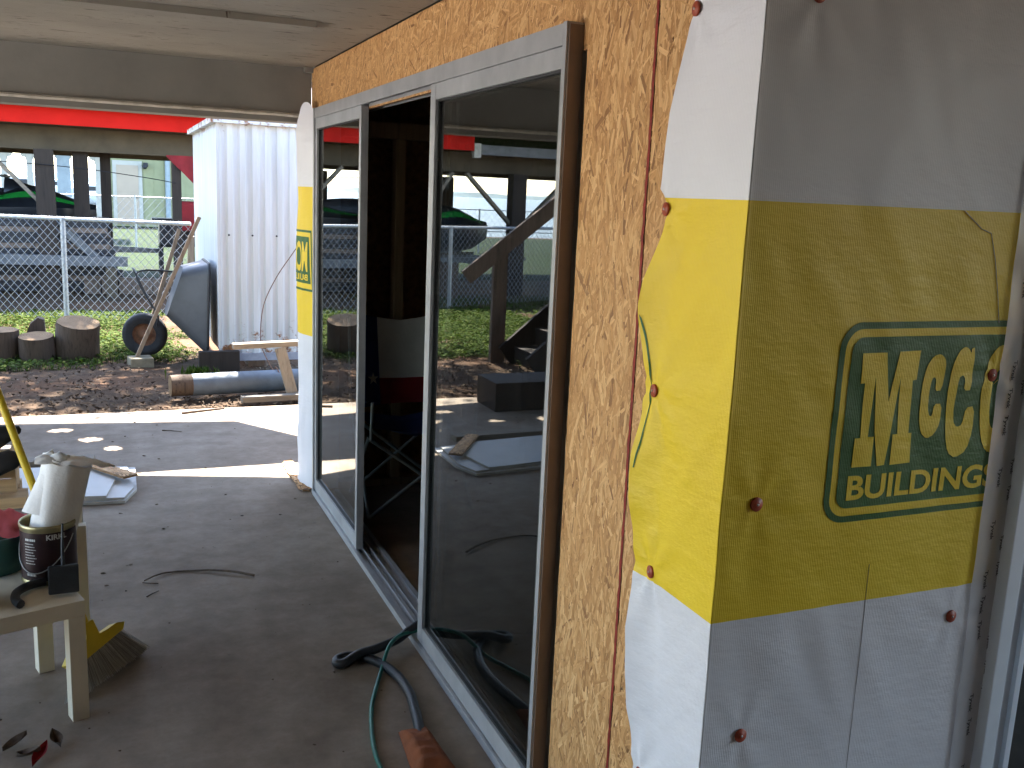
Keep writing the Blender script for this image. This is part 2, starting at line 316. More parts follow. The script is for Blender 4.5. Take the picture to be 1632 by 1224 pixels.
# our roof, its unseen eave slanted to shape the slab's shadow; added shadow panel
def roof_slab(name, poly, z0, z1, mat): return G().prism(poly, z0, z1).build(name, mat)
ru = thing('porch_roof', 'low porch roof over the patio above the ceiling boards', 'roof')
G().prism([(-3.7, -3.6), (5.2, -3.6), (5.2, 5.62), (-3.7, 8.38)], 2.30, 2.335).build('roof_sheet', 'roof_shingle', ru)
aw = thing('shadow_caster', 'unseen panel added to cast a shade band over the slab edge', 'shadow_caster')  # unseen panel added to throw the shade band on the slab
caster_pts = [(-4, 7.33), (-4, 9.24), (.75, 8.48), (1.08, 7.98), (1.50, 7.33)]
holes = [(-.44, -.30, 8.40, 8.51), (-.25, -.12, 8.11, 8.22), (-.10, -.01, 7.86, 7.96), (-.72, -.60, 8.05, 8.12), (-1.2, -1.0, 8.0, 8.15)]     # openings shaped to drop sun spots on the slab
hr = random.Random(31); sub = []
for xa, xb, ya, yb in holes:
    for i in range(7):
        t0 = -1+2*i/7; t1 = -1+2*(i+1)/7; tm = (t0+t1)/2; h_ = (yb-ya)/2*math.sqrt(max(0, 1-tm*tm))*hr.uniform(.7, 1.25); c_ = (ya+yb)/2+hr.uniform(-.012, .012)
        sub.append((xa+(xb-xa)*i/7, xa+(xb-xa)*(i+1)/7, c_-h_, c_+h_))
holes = sub
def caster_top(x):
    for (xa, ya), (xb, yb) in zip(caster_pts[1:], caster_pts[2:]):
        if xa <= x <= xb: return ya+(yb-ya)*(x-xa)/(xb-xa)
    return 7.33
xs = sorted({-4, .75, 1.08, 1.50} | {h[0] for h in holes} | {h[1] for h in holes}); g = G()
for xa, xb in zip(xs, xs[1:]):
    cuts = sorted([(h[2], h[3]) for h in holes if h[0] <= xa+1e-6 and h[1] >= xb-1e-6]); y = 7.33
    for c0, c1 in cuts:
        g.prism([(xa, y), (xb, y), (xb, c0), (xa, c0)], 2.40, 2.415); y = c1
    P = [(xa, y), (xb, y), (xb, caster_top(xb)), (xa, caster_top(xa))]
    if caster_top(xb) <= y: P = [P[0], P[1], P[3]]
    g.prism(P, 2.40, 2.415)
g.build('caster_sheet', 'roof_shingle', aw)
for x in (-3.4, -2.2):
    G().bar((x, 6.2, 2.37), (x, 8.55, 2.37), .04, .05).build('rafter', 'post_wood', aw)
    G().bar((x, 8.4, -.03), (x, 8.4, 2.34), .09, .09).build('post', 'post_wood', aw)

# porch beam with its lip board
bm_ = thing('porch_beam', 'grey painted beam across the far end of the patio ceiling', 'beam')
B('fascia_board', (-3.6, 5.252, 2.012), (1.029, 5.29, 2.2405), 'beam_paint', bm_)
B('core', (-3.6, 5.292, 1.966), (1.029, 5.45, 2.24), 'beam_paint', bm_)
g = G(); n = 60
def lip(u, v):
    x = -3.6+4.56*u; a = v*2*math.pi; j = .003*fbm(x, 0, 1, 14)
    return (x, 5.236+j+.016*math.cos(a), 1.998+.010*math.sin(a)+.002*fbm(x, 4, 2, 9))
g.grid(lip, 200, 6, 0, False); g.build('lip_strip', 'trim_paint', bm_)
for x in (-3.5,): G().box((x-.07, 5.29, 0), (x+.07, 5.43, 1.964)).build('post', 'beam_paint', bm_)

# ================================================================== HOUSE WALL
def strands(name, parent, org, U, V, N, w, h, count, a0, aspread, seed, margin=0.0):
    """oriented strands pressed into a sheathing panel"""
    rnd = random.Random(seed); org, U, V, N = Vector(org), Vector(U), Vector(V), Vector(N); vs = []; fs = []; uvs = []
    for i in range(count):
        L = rnd.uniform(.025, .11); W = rnd.uniform(.003, .014)*(1 if rnd.random() < .8 else .5)
        a = a0+rnd.gauss(0, aspread); ca, sa = math.cos(a), math.sin(a); cu, cv = rnd.uniform(0, w), rnd.uniform(0, h)
        sk = [rnd.uniform(-.3, .3) for _ in range(6)]; hz = rnd.uniform(.0002, .0022); tilt = rnd.gauss(0, .006); tilt2 = rnd.gauss(0, .03)
        pts = [(-.5+.06*sk[0], -.5+.2*sk[1]), (.1*sk[2], -.5+.12*sk[3]), (.5, -.42+.5*sk[1]), (.47+.08*sk[4], .45+.3*sk[5]), (.1*sk[3], .5+.12*sk[0]), (-.48, .45+.3*sk[2])]
        b = len(vs)
        for (p, q) in pts:
            du, dv = p*L, q*W; u = cu+du*ca-dv*sa; v = cv+du*sa+dv*ca
            u = min(max(u, 0), w); v = min(max(v, 0), h)
            vs.append(org+U*u+V*v+N*(max(.0001, hz+tilt*du+tilt2*dv))); uvs.append((du+i*.37, dv+i*.11))
        fs.append(tuple(range(b, b+6)))
    me = bpy.data.meshes.new(name); me.from_pydata(vs, [], fs); me.materials.append(MATS['osb_strands'])
    ul = me.uv_layers.new(name='uv'); flat = [c for lp in me.loops for c in uvs[lp.vertex_index]]; ul.data.foreach_set('uv', flat); me.update()
    return stuff(link(name, me, parent))
XW = 1.030
hw = thing('house_wall', 'house wall sheathed in bare oriented strand board around the sliding door', 'wall')
def panel(name, y0, y1, z0, z1, cnt, a0, sp, seed, x=XW):
    p = B(name, (x, y0, z0), (x+.012, y1, z1), 'osb_core', hw)
    strands('wood_strands', p, (x, y1, z0), (0, -1, 0), (0, 0, 1), (-1, 0, 0), y1-y0, z1-z0, cnt, a0, sp, seed); return p
panel('header_panel', 2.056, 5.25, 1.96, 2.236, 11500, R(60), .75, 1, 1.033)
panel('side_panel', 1.752, 2.052, .003, 2.238, 12000, R(88), .42, 2)
panel('edge_panel', 1.43, 1.742, .003, 2.238, 8500, R(80), .6, 3)
panel('end_panel', 5.005, 5.25, .003, 1.955, 1200, R(88), .5, 4, 1.033)
g = G()                                                    # red painted panel edge showing in the joint
def redge(u, v):
    z = .003+2.235*v; j = .0022*fbm(0, z, 5, 30)+.002*fbm(0, z, 1, 6); return (1.0275-.002*u, 1.744+.0062*u*(1+.7*fbm(0, z, 2, 40))+j, z)
g.grid(redge, 2, 200); g.build('red_panel_edge', 'red_edge', hw)
# interior framing, seen through the open door
room = thing('dark_room', 'unlit room with bare studs behind the sliding door', 'room')
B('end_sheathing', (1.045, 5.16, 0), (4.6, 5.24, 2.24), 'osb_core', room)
for x in (1.446, 1.86, 2.27, 2.68): B('stud', (x, 5.07, .04), (x+.05, 5.158, 1.9), 'stud_wood', room)
B('top_plate', (1.06, 5.07, 1.902), (4.6, 5.158, 1.985), 'stud_wood', room); B('sole_plate', (1.06, 5.06, .001), (4.6, 5.158, .039), 'stud_wood', room)
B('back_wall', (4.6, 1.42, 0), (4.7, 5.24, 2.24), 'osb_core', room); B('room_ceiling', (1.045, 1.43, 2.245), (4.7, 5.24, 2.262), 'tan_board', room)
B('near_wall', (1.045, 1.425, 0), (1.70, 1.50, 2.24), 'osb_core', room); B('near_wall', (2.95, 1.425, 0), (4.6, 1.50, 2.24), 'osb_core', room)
B('door_side_stud', (1.045, 1.51, 0), (1.13, 2.05, 2.24), 'stud_wood', room); B('door_header', (1.047, 2.052, 2.03), (1.13, 5.06, 2.24), 'stud_wood', room)
bk = thing('back_wall', 'unseen dark timber wall added behind the viewpoint to block light', 'wall'); B('siding', (-3.5, -1.5, 0), (4.7, -1.352, 2.24), 'post_wood', bk)  # unseen wall added to keep light off the wrap's near face

lw = thing('added_side_wall', 'unseen dark timber wall added at the left to shape the side light', 'wall')  # unseen wall added; its opening sets the side light on the wrap
for i in range(3): B('plank', (-3.22+.004*(i % 2), 4.64+.205*i, 0), (-3.18+.004*(i % 2), 4.64+.205*i+.2, 2.24), 'post_wood', lw)
for i in range(12): B('plank', (-3.22+.004*(i % 2), -1.35+.215*i, 0), (-3.18+.004*(i % 2), -1.35+.215*i+.21, 2.24), 'post_wood', lw)
B('lintel', (-3.23, 1.24, 2.08), (-3.17, 4.63, 2.24), 'post_wood', lw)  # lowers the added opening to limit skylight on the floor
dw = G(); dw.box((-13, -6, -.12), (-3.602, 7.0, -.004)); struct(dw.build('bounce_slab', 'bounce_concrete'))  # unseen pale slab added to bounce sunlight onto the wrap
# ================================================================== SLIDING DOOR
dr = thing('sliding_door', 'aluminium framed three panel sliding glass door standing half open', 'door', loc=(0, 0, 0))
XF = .99; Y0, Y1, ZT = 2.08, 5.0, 2.02
fr = dr
g = G(); g.box((XF, Y0+.026, 1.972), (XF+.012, Y1, ZT)); g.box((XF+.0121, Y0+.026, 2.008), (1.128, Y1, 2.0195))
for x in (1.030, 1.062, 1.096): g.box((x, Y0+.03, 1.968), (x+.004, Y1-.03, 2.0075))
g.build('head_rail', 'aluminium', dr)
g = G(); g.box((XF, Y0+.026, .001), (1.125, Y1, .012)); g.box((XF-.004, Y0+.02, .0125), (XF+.012, Y1, .034)); g.box((1.030, Y0+.03, .0122), (1.034, Y1-.03, .036)); g.box((1.062, Y0+.03, .0122), (1.066, Y1-.03, .036)); g.box((1.105, Y0+.03, .0122), (1.125, Y1-.03, .03))
g.build('sill_track', 'aluminium', dr)
for y0, y1 in ((Y0, Y0+.020), (Y1-.025, Y1-.0005)):
    g = G(); g.box((XF-.003, y0, .0345), (1.126, y1, ZT+.002), 0, None, .0015); g.build('jamb', 'aluminium', dr)
g = G(); g.box((XF+.004, Y0-.004, .002), (XW-.001, Y0-.0005, ZT-.004)); g.build('jamb_side', 'bronze_side', dr)
def pane(name, parent, x, y0, y1, z0, z1):
    g = G(); a = [(x, y0, z0), (x, y1, z0), (x, y1, z1), (x, y0, z1)]; b = [(x+.005, q, r) for _, q, r in a]
    g.add(a+b, [(0, 3, 2, 1)], 0); g.f += [(4, 5, 6, 7), (0, 1, 5, 4), (1, 2, 6, 5), (2, 3, 7, 6), (3, 0, 4, 7)]; g.mi += [1]*5; g.sm += [False]*5
    return g.build(name, ['pane_glass', 'glass_body'], parent)
def door_panel(y0, y1, x0, x1, sl, sr, z0=.037, z1=1.9715, label=None):
    g = G(); top, bot = .05, .062
    g.box((x0, y0, z0), (x1, y0+sl, z1), 0, None, .0015); g.box((x0, y1-sr, z0), (x1, y1, z1), 0, None, .0015)
    g.box((x0+.001, y0+sl+.0002, z1-top), (x1-.001, y1-sr-.0002, z1-.0005)); g.box((x0+.001, y0+sl+.0002, z0+.0005), (x1-.001, y1-sr-.0002, z0+bot))
    p = g.build('door_panel', 'aluminium', dr); xm = (x0+x1)/2
    if label: p['label'] = label
    pane('glass_pane', p, xm, y0+sl, y1-sr, z0+bot, z1-top)
    q = G()
    for a, b, c, d in ((y0+sl, y0+sl+.007, z0+bot, z1-top), (y1-sr-.007, y1-sr, z0+bot, z1-top), (y0+sl+.0071, y1-sr-.0071, z0+bot, z0+bot+.006), (y0+sl+.0071, y1-sr-.0071, z1-top-.006, z1-top)):
        q.box((xm-.006, a, c), (xm-.0005, b, d))
    q.build('gasket', 'black_gasket', p); return p
door_panel(2.101, 3.105, .996, 1.028, .018, .050)
door_panel(2.16, 3.135, 1.036, 1.060, .05, .03)
door_panel(4.035, 4.974, .996, 1.028, .032, .028)

# ================================================================== HOUSE WRAP (near corner)
XP, YC = 1.022, 1.392
nails_left = [(1.590, 1.975), (1.648, 1.612), (1.645, 1.249), (1.613, .872), (1.598, .42)]
nails_right = [(1.100, 1.081), (1.114, .607), (1.635, .786), (1.658, 1.308), (1.13, 1.98)]
EDGE = [(2.24, 1.545), (1.987, 1.596), (1.65, 1.668), (1.618, 1.640), (1.412, 1.697), (1.274, 1.676), (1.05, 1.688), (.867, 1.673), (.42, 1.623), (0, 1.60)]
def interp(tab, z):
    for (a, p), (b, q) in zip(tab, tab[1:]):
        if a >= z >= b: t = (a-z)/(a-b); return p+(q-p)*(t*t*(3-2*t)*.5+t*.5)
    return tab[0][1] if z > tab[0][0] else tab[-1][1]
def curl(z):
    d = min(abs(z-nz)+.02 for _, nz in nails_left); return (.003+.022*min(1, d/.16)**1.2) if z < 1.6 else .006+.012*min(1, d/.2)
def wr_right(x, z):
    h = .0028*fbm(x, z*.45, 3, 5)+.0022*fbm(x*1.3+z*.8, z*.3-x*.4, 8, 11)
    for nx_, nz in nails_right:
        dx, dz = x-nx_, z-nz; r = math.hypot(dx, dz)+.012; a = math.atan2(dz, dx)
        h += .0028*math.sin(a*6+nx_*7)*math.exp(-r/.09)*min(1, r/.05) - .0012*math.exp(-(r/.04)**2)
    return h
def corner_y(z): return YC+.005*fbm(0, z, 2, 2.2)+.002*fbm(0, z, 4, 8)
def wrap_left(d, z):
    """point on the door-side face, d metres in from the raw edge"""
    ye, yc = interp(EDGE, z)+.0035*fbm(0, z, 7, 9), corner_y(z); L = ye-yc; y = ye-d
    x = XP-curl(z)*max(0, 1-d/.085)**1.6
    x -= .0035*fbm(y, z, 5, 7)*min(1, (L-d)/.05 if L > d else 0)+.002*fbm(y*1.2+z, z*.4, 1, 14)*min(1, max(0, L-d)/.04)
    for ny, nz in nails_left:
        r = math.hypot(y-ny, z-nz)+.01; a = math.atan2(z-nz, y-ny); x -= .004*math.sin(a*7+nz*5)*math.exp(-r/.1)*min(1, r/.04)
    return Vector((x, y, z)), L
def wrap_right(x, z):
    k = max(0, 1-(x-XP)/.03); yb = corner_y(z)*k+YC*(1-k)
    return Vector((x, yb+.0015-wr_right(x, z)*min(1, (x-XP)/.03)*1.0, z))
def wrap_pt(s, z):
    """s<0 : door side, from -1 raw edge to 0 corner ; s>0 : metres right of the corner"""
    if s <= 0:
        _, L = wrap_left(0, z); return wrap_left((1+s)*L, z)[0]
    return wrap_right(XP+.0005+s, z)
wp = thing('house_wrap', 'white and yellow printed house wrap fastened round the near corner', 'house wrap')
cols = [-1+i/34 for i in range(34)]+[-.012, 0]+[.004, .010]+[.02+.0115*i for i in range(62)]
NV = 190; g = G(); g.add([wrap_pt(s, .002+2.237*j/NV) for j in range(NV+1) for s in cols], [(j*len(cols)+i, j*len(cols)+i+1, (j+1)*len(cols)+i+1, (j+1)*len(cols)+i) for j in range(NV) for i in range(len(cols)-1)], 0, True)
g.build('sheet', 'wrap_sheet', wp)
# printed marks follow the sheet
def flat_bm(polys):
    bm = bmesh.new()
    for poly in polys:
        bm.faces.new([bm.verts.new((x, z, 0)) for x, z in poly])
    bmesh.ops.triangulate(bm, faces=bm.faces[:]); return bm
def drape(bm, fn, step, name, mat, parent):
    xs = [v.co.x for v in bm.verts]; zs = [v.co.y for v in bm.verts]
    for lo, hi, no in ((min(xs), max(xs), Vector((1, 0, 0))), (min(zs), max(zs), Vector((0, 1, 0)))):
        k = math.ceil(lo/step)
        while k*step < hi:
            bmesh.ops.bisect_plane(bm, geom=bm.verts[:]+bm.edges[:]+bm.faces[:], plane_co=no*k*step, plane_no=no); k += 1
    for v in bm.verts: v.co = fn(v.co.x, v.co.y)
    me = bpy.data.meshes.new(name); bm.to_mesh(me); bm.free(); me.materials.append(MATS[mat])
    for p in me.polygons: p.use_smooth = True
    return link(name, me, parent)
def on_right(off): return lambda x, z: wrap_right(x, z)+Vector((0, -off, 0))
def rrect(x0, x1, z0, z1, r, n=8):
    P = []
    for cx_, cz, a in ((x1-r, z1-r, 0), (x0+r, z1-r, 90), (x0+r, z0+r, 180), (x1-r, z0+r, 270)):
        P += [(cx_+r*math.cos(R(a+90*i/n)), cz+r*math.sin(R(a+90*i/n))) for i in range(n+1)]
    return P
def ringpolys(a, b): n = len(a); return [[a[i], a[(i+1) % n], b[(i+1) % n], b[i]] for i in range(n)]
XE = 1.86
drape(flat_bm(ringpolys(rrect(1.257, XE, 1.026, 1.420, .05), rrect(1.2705, XE-.0135, 1.0385, 1.407, .038))), on_right(.0011), .0115, 'logo_outline', 'print_green', wp)
drape(flat_bm([rrect(1.286, XE-.03, 1.0545, 1.3915, .028)]), on_right(.0011), .0115, 'logo_ground', 'print_green', wp)
M_ = [(1.312, 1.361), (1.372, 1.361), (1.389, 1.264), (1.404, 1.362), (1.458, 1.363), (1.456, 1.305), (1.446, 1.304), (1.451, 1.198), (1.459, 1.198), (1.463, 1.137), (1.41, 1.136), (1.409, 1.198), (1.421, 1.198), (1.416, 1.256), (1.414, 1.314), (1.396, 1.137), (1.377, 1.136), (1.362, 1.207), (1.35, 1.316), (1.347, 1.196), (1.362, 1.196), (1.362, 1.137), (1.315, 1.137), (1.315, 1.195), (1.328, 1.195), (1.325, 1.303), (1.315, 1.302)]
c_ = [(1.529, 1.33), (1.526, 1.281), (1.509, 1.28), (1.509, 1.302), (1.504, 1.309), (1.497, 1.305), (1.493, 1.275), (1.494, 1.244), (1.5, 1.23), (1.507, 1.23), (1.510, 1.254), (1.53, 1.254), (1.531, 1.215), (1.519, 1.192), (1.5, 1.183), (1.483, 1.196), (1.473, 1.227), (1.472, 1.288), (1.479, 1.331), (1.495, 1.352), (1.512, 1.355), (1.525, 1.345)]
C_ = [(1.6, 1.366), (1.603, 1.279), (1.582, 1.279), (1.584, 1.302), (1.577, 1.311), (1.566, 1.305), (1.562, 1.249), (1.567, 1.214), (1.578, 1.203), (1.592, 1.208), (1.596, 1.243), (1.62, 1.245), (1.622, 1.193), (1.611, 1.152), (1.583, 1.138), (1.561, 1.151), (1.549, 1.188), (1.541, 1.264), (1.545, 1.329), (1.557, 1.359), (1.572, 1.369), (1.583, 1.365), (1.591, 1.354), (1.59, 1.365)]
def ell(cx_, cz, a, b, sk=0, n=28): return [(cx_+a*math.cos(2*math.pi*i/n)+sk*b*math.sin(2*math.pi*i/n), cz+b*math.sin(2*math.pi*i/n)) for i in range(n)]
def chaikin(P, k=.22): return [q for a, b in zip(P, P[1:]+P[:1]) for q in ((a[0]+(b[0]-a[0])*k, a[1]+(b[1]-a[1])*k), (b[0]-(b[0]-a[0])*k, b[1]-(b[1]-a[1])*k))]
for nm, poly in (('letter_m', M_), ('letter_small_c', chaikin(c_)), ('letter_c', chaikin(C_))): drape(flat_bm([poly]), on_right(.0021), .0115, nm, 'print_yellow', wp)
drape(flat_bm(ringpolys(ell(1.677, 1.257, .043, .113, -.03), ell(1.679, 1.257, .019, .062, -.02))), on_right(.0021), .0115, 'letter_o', 'print_yellow', wp)
def text_bm(body, bold=0.0):
    cu = bpy.data.curves.new('lettering', 'FONT'); cu.body = body; cu.offset = bold; cu.resolution_u = 4
    o = bpy.data.objects.new('lettering', cu); COL.objects.link(o); bpy.context.view_layer.update()
    me = bpy.data.meshes.new_from_object(o.evaluated_get(bpy.context.evaluated_depsgraph_get())); bpy.data.objects.remove(o)
    bm = bmesh.new(); bm.from_mesh(me); bpy.data.meshes.remove(me); bmesh.ops.triangulate(bm, faces=bm.faces[:])
    xs = [v.co.x for v in bm.verts]; ys = [v.co.y for v in bm.verts]; return bm, min(xs), max(xs), min(ys), max(ys)
def text_fit(body, x0, x1, z0, z1, fn, step, name, mat, parent, bold=.02, slant=0):
    bm, a, b, c, d = text_bm(body, bold)
    for v in bm.verts:
        fz = (v.co.y-c)/(d-c); v.co = Vector((x0+(x1-x0)*(v.co.x-a)/(b-a)+slant*fz, z0+(z1-z0)*fz, 0))
    return drape(bm, fn, step, name, mat, parent)
text_fit('BUILDINGS', 1.310, 1.706, 1.070, 1.1205, on_right(.0021), .0115, 'lettering_buildings', 'print_yellow', wp, .028)
# green print running up the curled raw edge
def on_left(off):
    def f(d, z):
        p = wrap_left(max(d, 0), z)[0]; return p+Vector((-off, 0, 0))
    return f
drape(flat_bm([[(.003, 1.40), (.009, 1.392), (.016, 1.36), (.021, 1.30), (.023, 1.22), (.020, 1.13), (.011, 1.08), (.008, 1.08), (.016, 1.14), (.0185, 1.22), (.0165, 1.30), (.011, 1.355)]]), on_left(.0012), .01, 'edge_print', 'print_green', wp)
# cap nails
def cap_nail(p, nrm):
    nrm = Vector(nrm).normalized(); q = nrm.to_track_quat('Z', 'Y'); M = Matrix.Translation(p) @ q.to_matrix().to_4x4()
    g = G(); g.lathe([(.0135, -.003), (.0135, .0006), (.0125, .0016), (.0075, .0018), (.0065, .0030), (.0035, .0031)], M, 20); g.disc(.0035, .0031, M, 20); o = g.build('cap_nail', 'cap_orange', wp)
    h = G(); h.lathe([(.0028, .003), (.0026, .0042), (.0012, .0048)], M, 10); h.disc(.0012, .0048, M, 10); h.build('nail_head', 'nail_steel', o)
for y, z in nails_left:
    p = wrap_left(interp(EDGE, z)-y, z)[0]; cap_nail(p+Vector((-.003, 0, 0)), (-1, .12, 0))
for x, z in nails_right:
    cap_nail(wrap_right(x, z)+Vector((0, -.003, 0)), (.05, -1, .03))
# fold lines and a pencil mark
g = G(); g.tube([wrap_right(1.345+.010*math.sin(z*2.1)-.008*z+.045, z)+Vector((0, -.0004, 0)) for z in lin(.3, .93, 40)], .0005, 4, 0, False); g.build('pencil_line', 'skirt_grey', wp)
g = G(); g.tube([wrap_right(x, z)+Vector((0, -.0012, 0)) for x, z in ((1.525, 1.634), (1.575, 1.60), (1.602, 1.592), (1.622, 1.54), (1.645, 1.46), (1.655, 1.415))], .0008, 5, 0, False); g.build('loose_thread', 'print_white', wp)
# clear flashing tape with its lettering
def tapef(off): return lambda x, z: wrap_right(x, z)+Vector((0, -off-.003*abs(fbm(x*4, z, 3, 5)), 0))
g = G(); g.grid(lambda u, v: tapef(.0048)((1.672+.075*u)+.008*fbm(0, .3+2*v, 6, 2)+(.018-.018*min(1, max(0, (v*2.2-.3)/1.0))), .002+2.236*v), 8, 150); g.build('seam_tape', 'clear_tape', wp)
k = 0
for z in lin(.12, 2.1, 26):
    for dx, f in ((.022, 1.0), (.056, .8)):
        k += 1
        if (k*7) % 5 == 0: continue
        bm, a, b, c, d = text_bm('Tyvek', .025); x0 = 1.680+dx+.004*fbm(0, z, 2, 7)+(.018-.018*min(1, max(0, z-.3))); L = .044*f; Hh = .0125*f; zz0 = z+.018*(k % 3)
        for v in bm.verts: v.co = Vector((x0+(v.co.y-c)/(d-c)*Hh, zz0-(v.co.x-a)/(b-a)*L, 0))
        drape(bm, lambda x, z: tapef(.0066)(x, z), .02, 'tape_lettering', 'ink_black', wp)
# white vinyl door at the right edge
vd = thing('glass_door', 'white framed door with dark glass beside the wrapped corner', 'door')
g = G(); g.box((1.752, 1.362, .002), (1.792, 1.44, 2.236), 0, None, .003); g.build('jamb', 'vinyl_white', vd)
g = G(); g.box((1.7925, 1.384, .002), (1.872, 1.44, 2.236), 0, None, .003); g.box((1.838, 1.372, .002), (1.848, 1.3835, 2.236)); g.build('door_stile', 'vinyl_white', vd)
g = G(); g.box((1.873, 1.384, .02), (2.86, 1.44, .12), 0, None, .003); g.build('bottom_rail', 'vinyl_white', vd); g = G(); g.box((1.873, 1.384, 2.1), (2.86, 1.44, 2.236)); g.build('top_rail', 'vinyl_white', vd)
g = G(); g.box((2.861, 1.37, .002), (2.948, 1.44, 2.236)); g.build('jamb', 'vinyl_white', vd)
x0 = 1.873; g = G(); a = [(1.873, 1.41, .121), (2.86, 1.41, .121), (2.86, 1.41, 2.099), (1.873, 1.41, 2.099)]; b = [(p, 1.415, r) for p, _, r in a]
g.add(a+b, [(0, 1, 2, 3)], 0); g.f += [(4, 7, 6, 5)]; g.mi += [1]; g.sm += [False]; g.build('glass_pane', ['pane_glass', 'glass_body'], vd)

# far wrap at the other end of the wall
fw_ = thing('house_wrap', 'loose strip of house wrap hanging at the far wall end left of the door', 'house wrap')
def farp(s, z):
    # s 0..1 from door jamb to the outer fold, 1..1.5 folded round
    bulge = .05+.012*fbm(0, z, 3, 2.5)+.006*fbm(s, z, 1, 6)
    if s <= 1: return Vector((1.018-(bulge+.012)*math.sin(s*math.pi/2)**1.3, 5.004+.262*s-.012*s*fbm(0, z, 5, 4), z))
    t_ = s-1; return Vector((1.006-bulge+.16*t_, 5.266+.05*math.sin(t_*5), z))
def ztop(s): return 1.90+.16*math.sin(min(1, max(0, s/.95))*math.pi)**.7
g = G(); g.grid(lambda u, v: farp(u*1.6, .01+(ztop(u*1.6)-.01)*v), 26, 90); g.build('sheet', 'wrap_sheet', fw_)
def on_far(off): return lambda s, z: farp(s, z)+Vector((-off, -off*.4, 0))
drape(flat_bm([[(.30, 1.13), (1.15, 1.13), (1.15, 1.375), (.36, 1.375)]]), on_far(.0012), .05, 'logo_ground', 'print_green', fw_)
drape(flat_bm(ringpolys([(.22, 1.09), (1.3, 1.09), (1.3, 1.41), (.27, 1.41)], [(.25, 1.102), (1.28, 1.102), (1.28, 1.398), (.31, 1.398)])), on_far(.0012), .05, 'logo_outline', 'print_green', fw_)
text_fit('MCC', .40, 1.1, 1.19, 1.35, on_far(.0022), .04, 'lettering', 'print_yellow', fw_, .03); text_fit('BUILD', .40, 1.1, 1.145, 1.178, on_far(.0022), .04, 'lettering', 'print_yellow', fw_, .02)
text_fit('Tyvek', .16, .24, .38, .40, on_far(.002), .05, 'tape_lettering', 'ink_black', fw_)

# ================================================================== THINGS ON THE SLAB
# camp chair inside the room
ch = thing('camp_chair', 'folding camp chair with star and stripe fabric inside the dark room', 'chair')
def chair_pt(u, v):   # back fabric u 0..1 left to right, v 0..1 bottom to top
    x = 1.215+.52*u; sag = .09*math.sin(u*math.pi); return Vector((x, 4.86+.12*v+sag*(1-.25*v), .50+.46*v+.03*abs(u-.5)*2*v-.02*math.sin(u*math.pi)*v))
g = G(); g.grid(lambda u, v: chair_pt(u*.24, v), 6, 10); g.build('backrest_hoist', 'flag_blue', ch)
g = G(); g.grid(lambda u, v: chair_pt(.24+.76*u, .30+.70*v), 14, 10); g.build('backrest_upper', 'flag_white', ch)
g = G(); g.grid(lambda u, v: chair_pt(.24+.76*u, .30*v), 14, 6); g.build('backrest_lower', 'flag_red', ch)
g = G(); star = []
for i in range(10):
    r_ = .034 if i % 2 == 0 else .0135; star.append(chair_pt(.165+r_*math.sin(i*math.pi/5)/.52, .30+r_*math.cos(i*math.pi/5)/.46)+Vector((0, -.004, 0)))
g.add(star+[chair_pt(.165, .30)+Vector((0, -.004, 0))], [(10, i, (i+1) % 10) for i in range(10)]); g.build('star', 'flag_white', ch)
g = G(); g.grid(lambda u, v: Vector((1.20+.50*u, 4.52+.40*v, .43+.04*abs(u-.5)*2-.05*math.sin(u*math.pi)*math.sin(v*math.pi))), 12, 10); g.build('seat', 'flag_blue', ch)
for x in (1.17, 1.735):
    g = G(); g.grid(lambda u, v: Vector((x-.03+.06*v, 4.46+.42*u, .615-.03*math.sin(u*math.pi)+.006*math.sin(v*math.pi))), 10, 4); g.build('armrest', 'flag_blue', ch)
legs = [((1.175, 4.50, .015), (1.73, 4.50, .42)), ((1.73, 4.50, .015), (1.175, 4.50, .42)), ((1.175, 4.50, .015), (1.19, 4.93, .44)), ((1.185, 4.95, .015), (1.175, 4.52, .43)),
        ((1.73, 4.50, .015), (1.715, 4.93, .44)), ((1.72, 4.95, .015), (1.73, 4.52, .43)), ((1.185, 4.95, .015), (1.715, 4.95, .44)), ((1.72, 4.95, .015), (1.19, 4.95, .44))]
for a, b in legs: G().tube([a, b], .009, 8).build('leg', 'tube_steel', ch)
for x in (1.18, 1.725):
    G().tube([(x, 4.93, .43), (x, 4.99, .97)], .009, 8).build('back_post', 'tube_steel', ch); G().tube([(x, 4.50, .42), (x, 4.48, .61)], .009, 8).build('arm_post', 'tube_steel', ch)
# orange strand board scrap at the far corner
sc = thing('board_scrap', 'strip of strand board on the slab at the foot of the far wrap', 'scrap board'); g = G(); g.prism([(.945, 5.66), (1.0, 5.70), (1.012, 5.27), (.985, 5.045), (.952, 5.06), (.925, 5.42)], .002, .012); o = g.build('board', 'osb_core', sc)
strands('wood_strands', o, (.93, 5.06, .012), (1, .0, 0), (0, 1, 0), (0, 0, 1), .07, .55, 160, R(80), .6, 21)
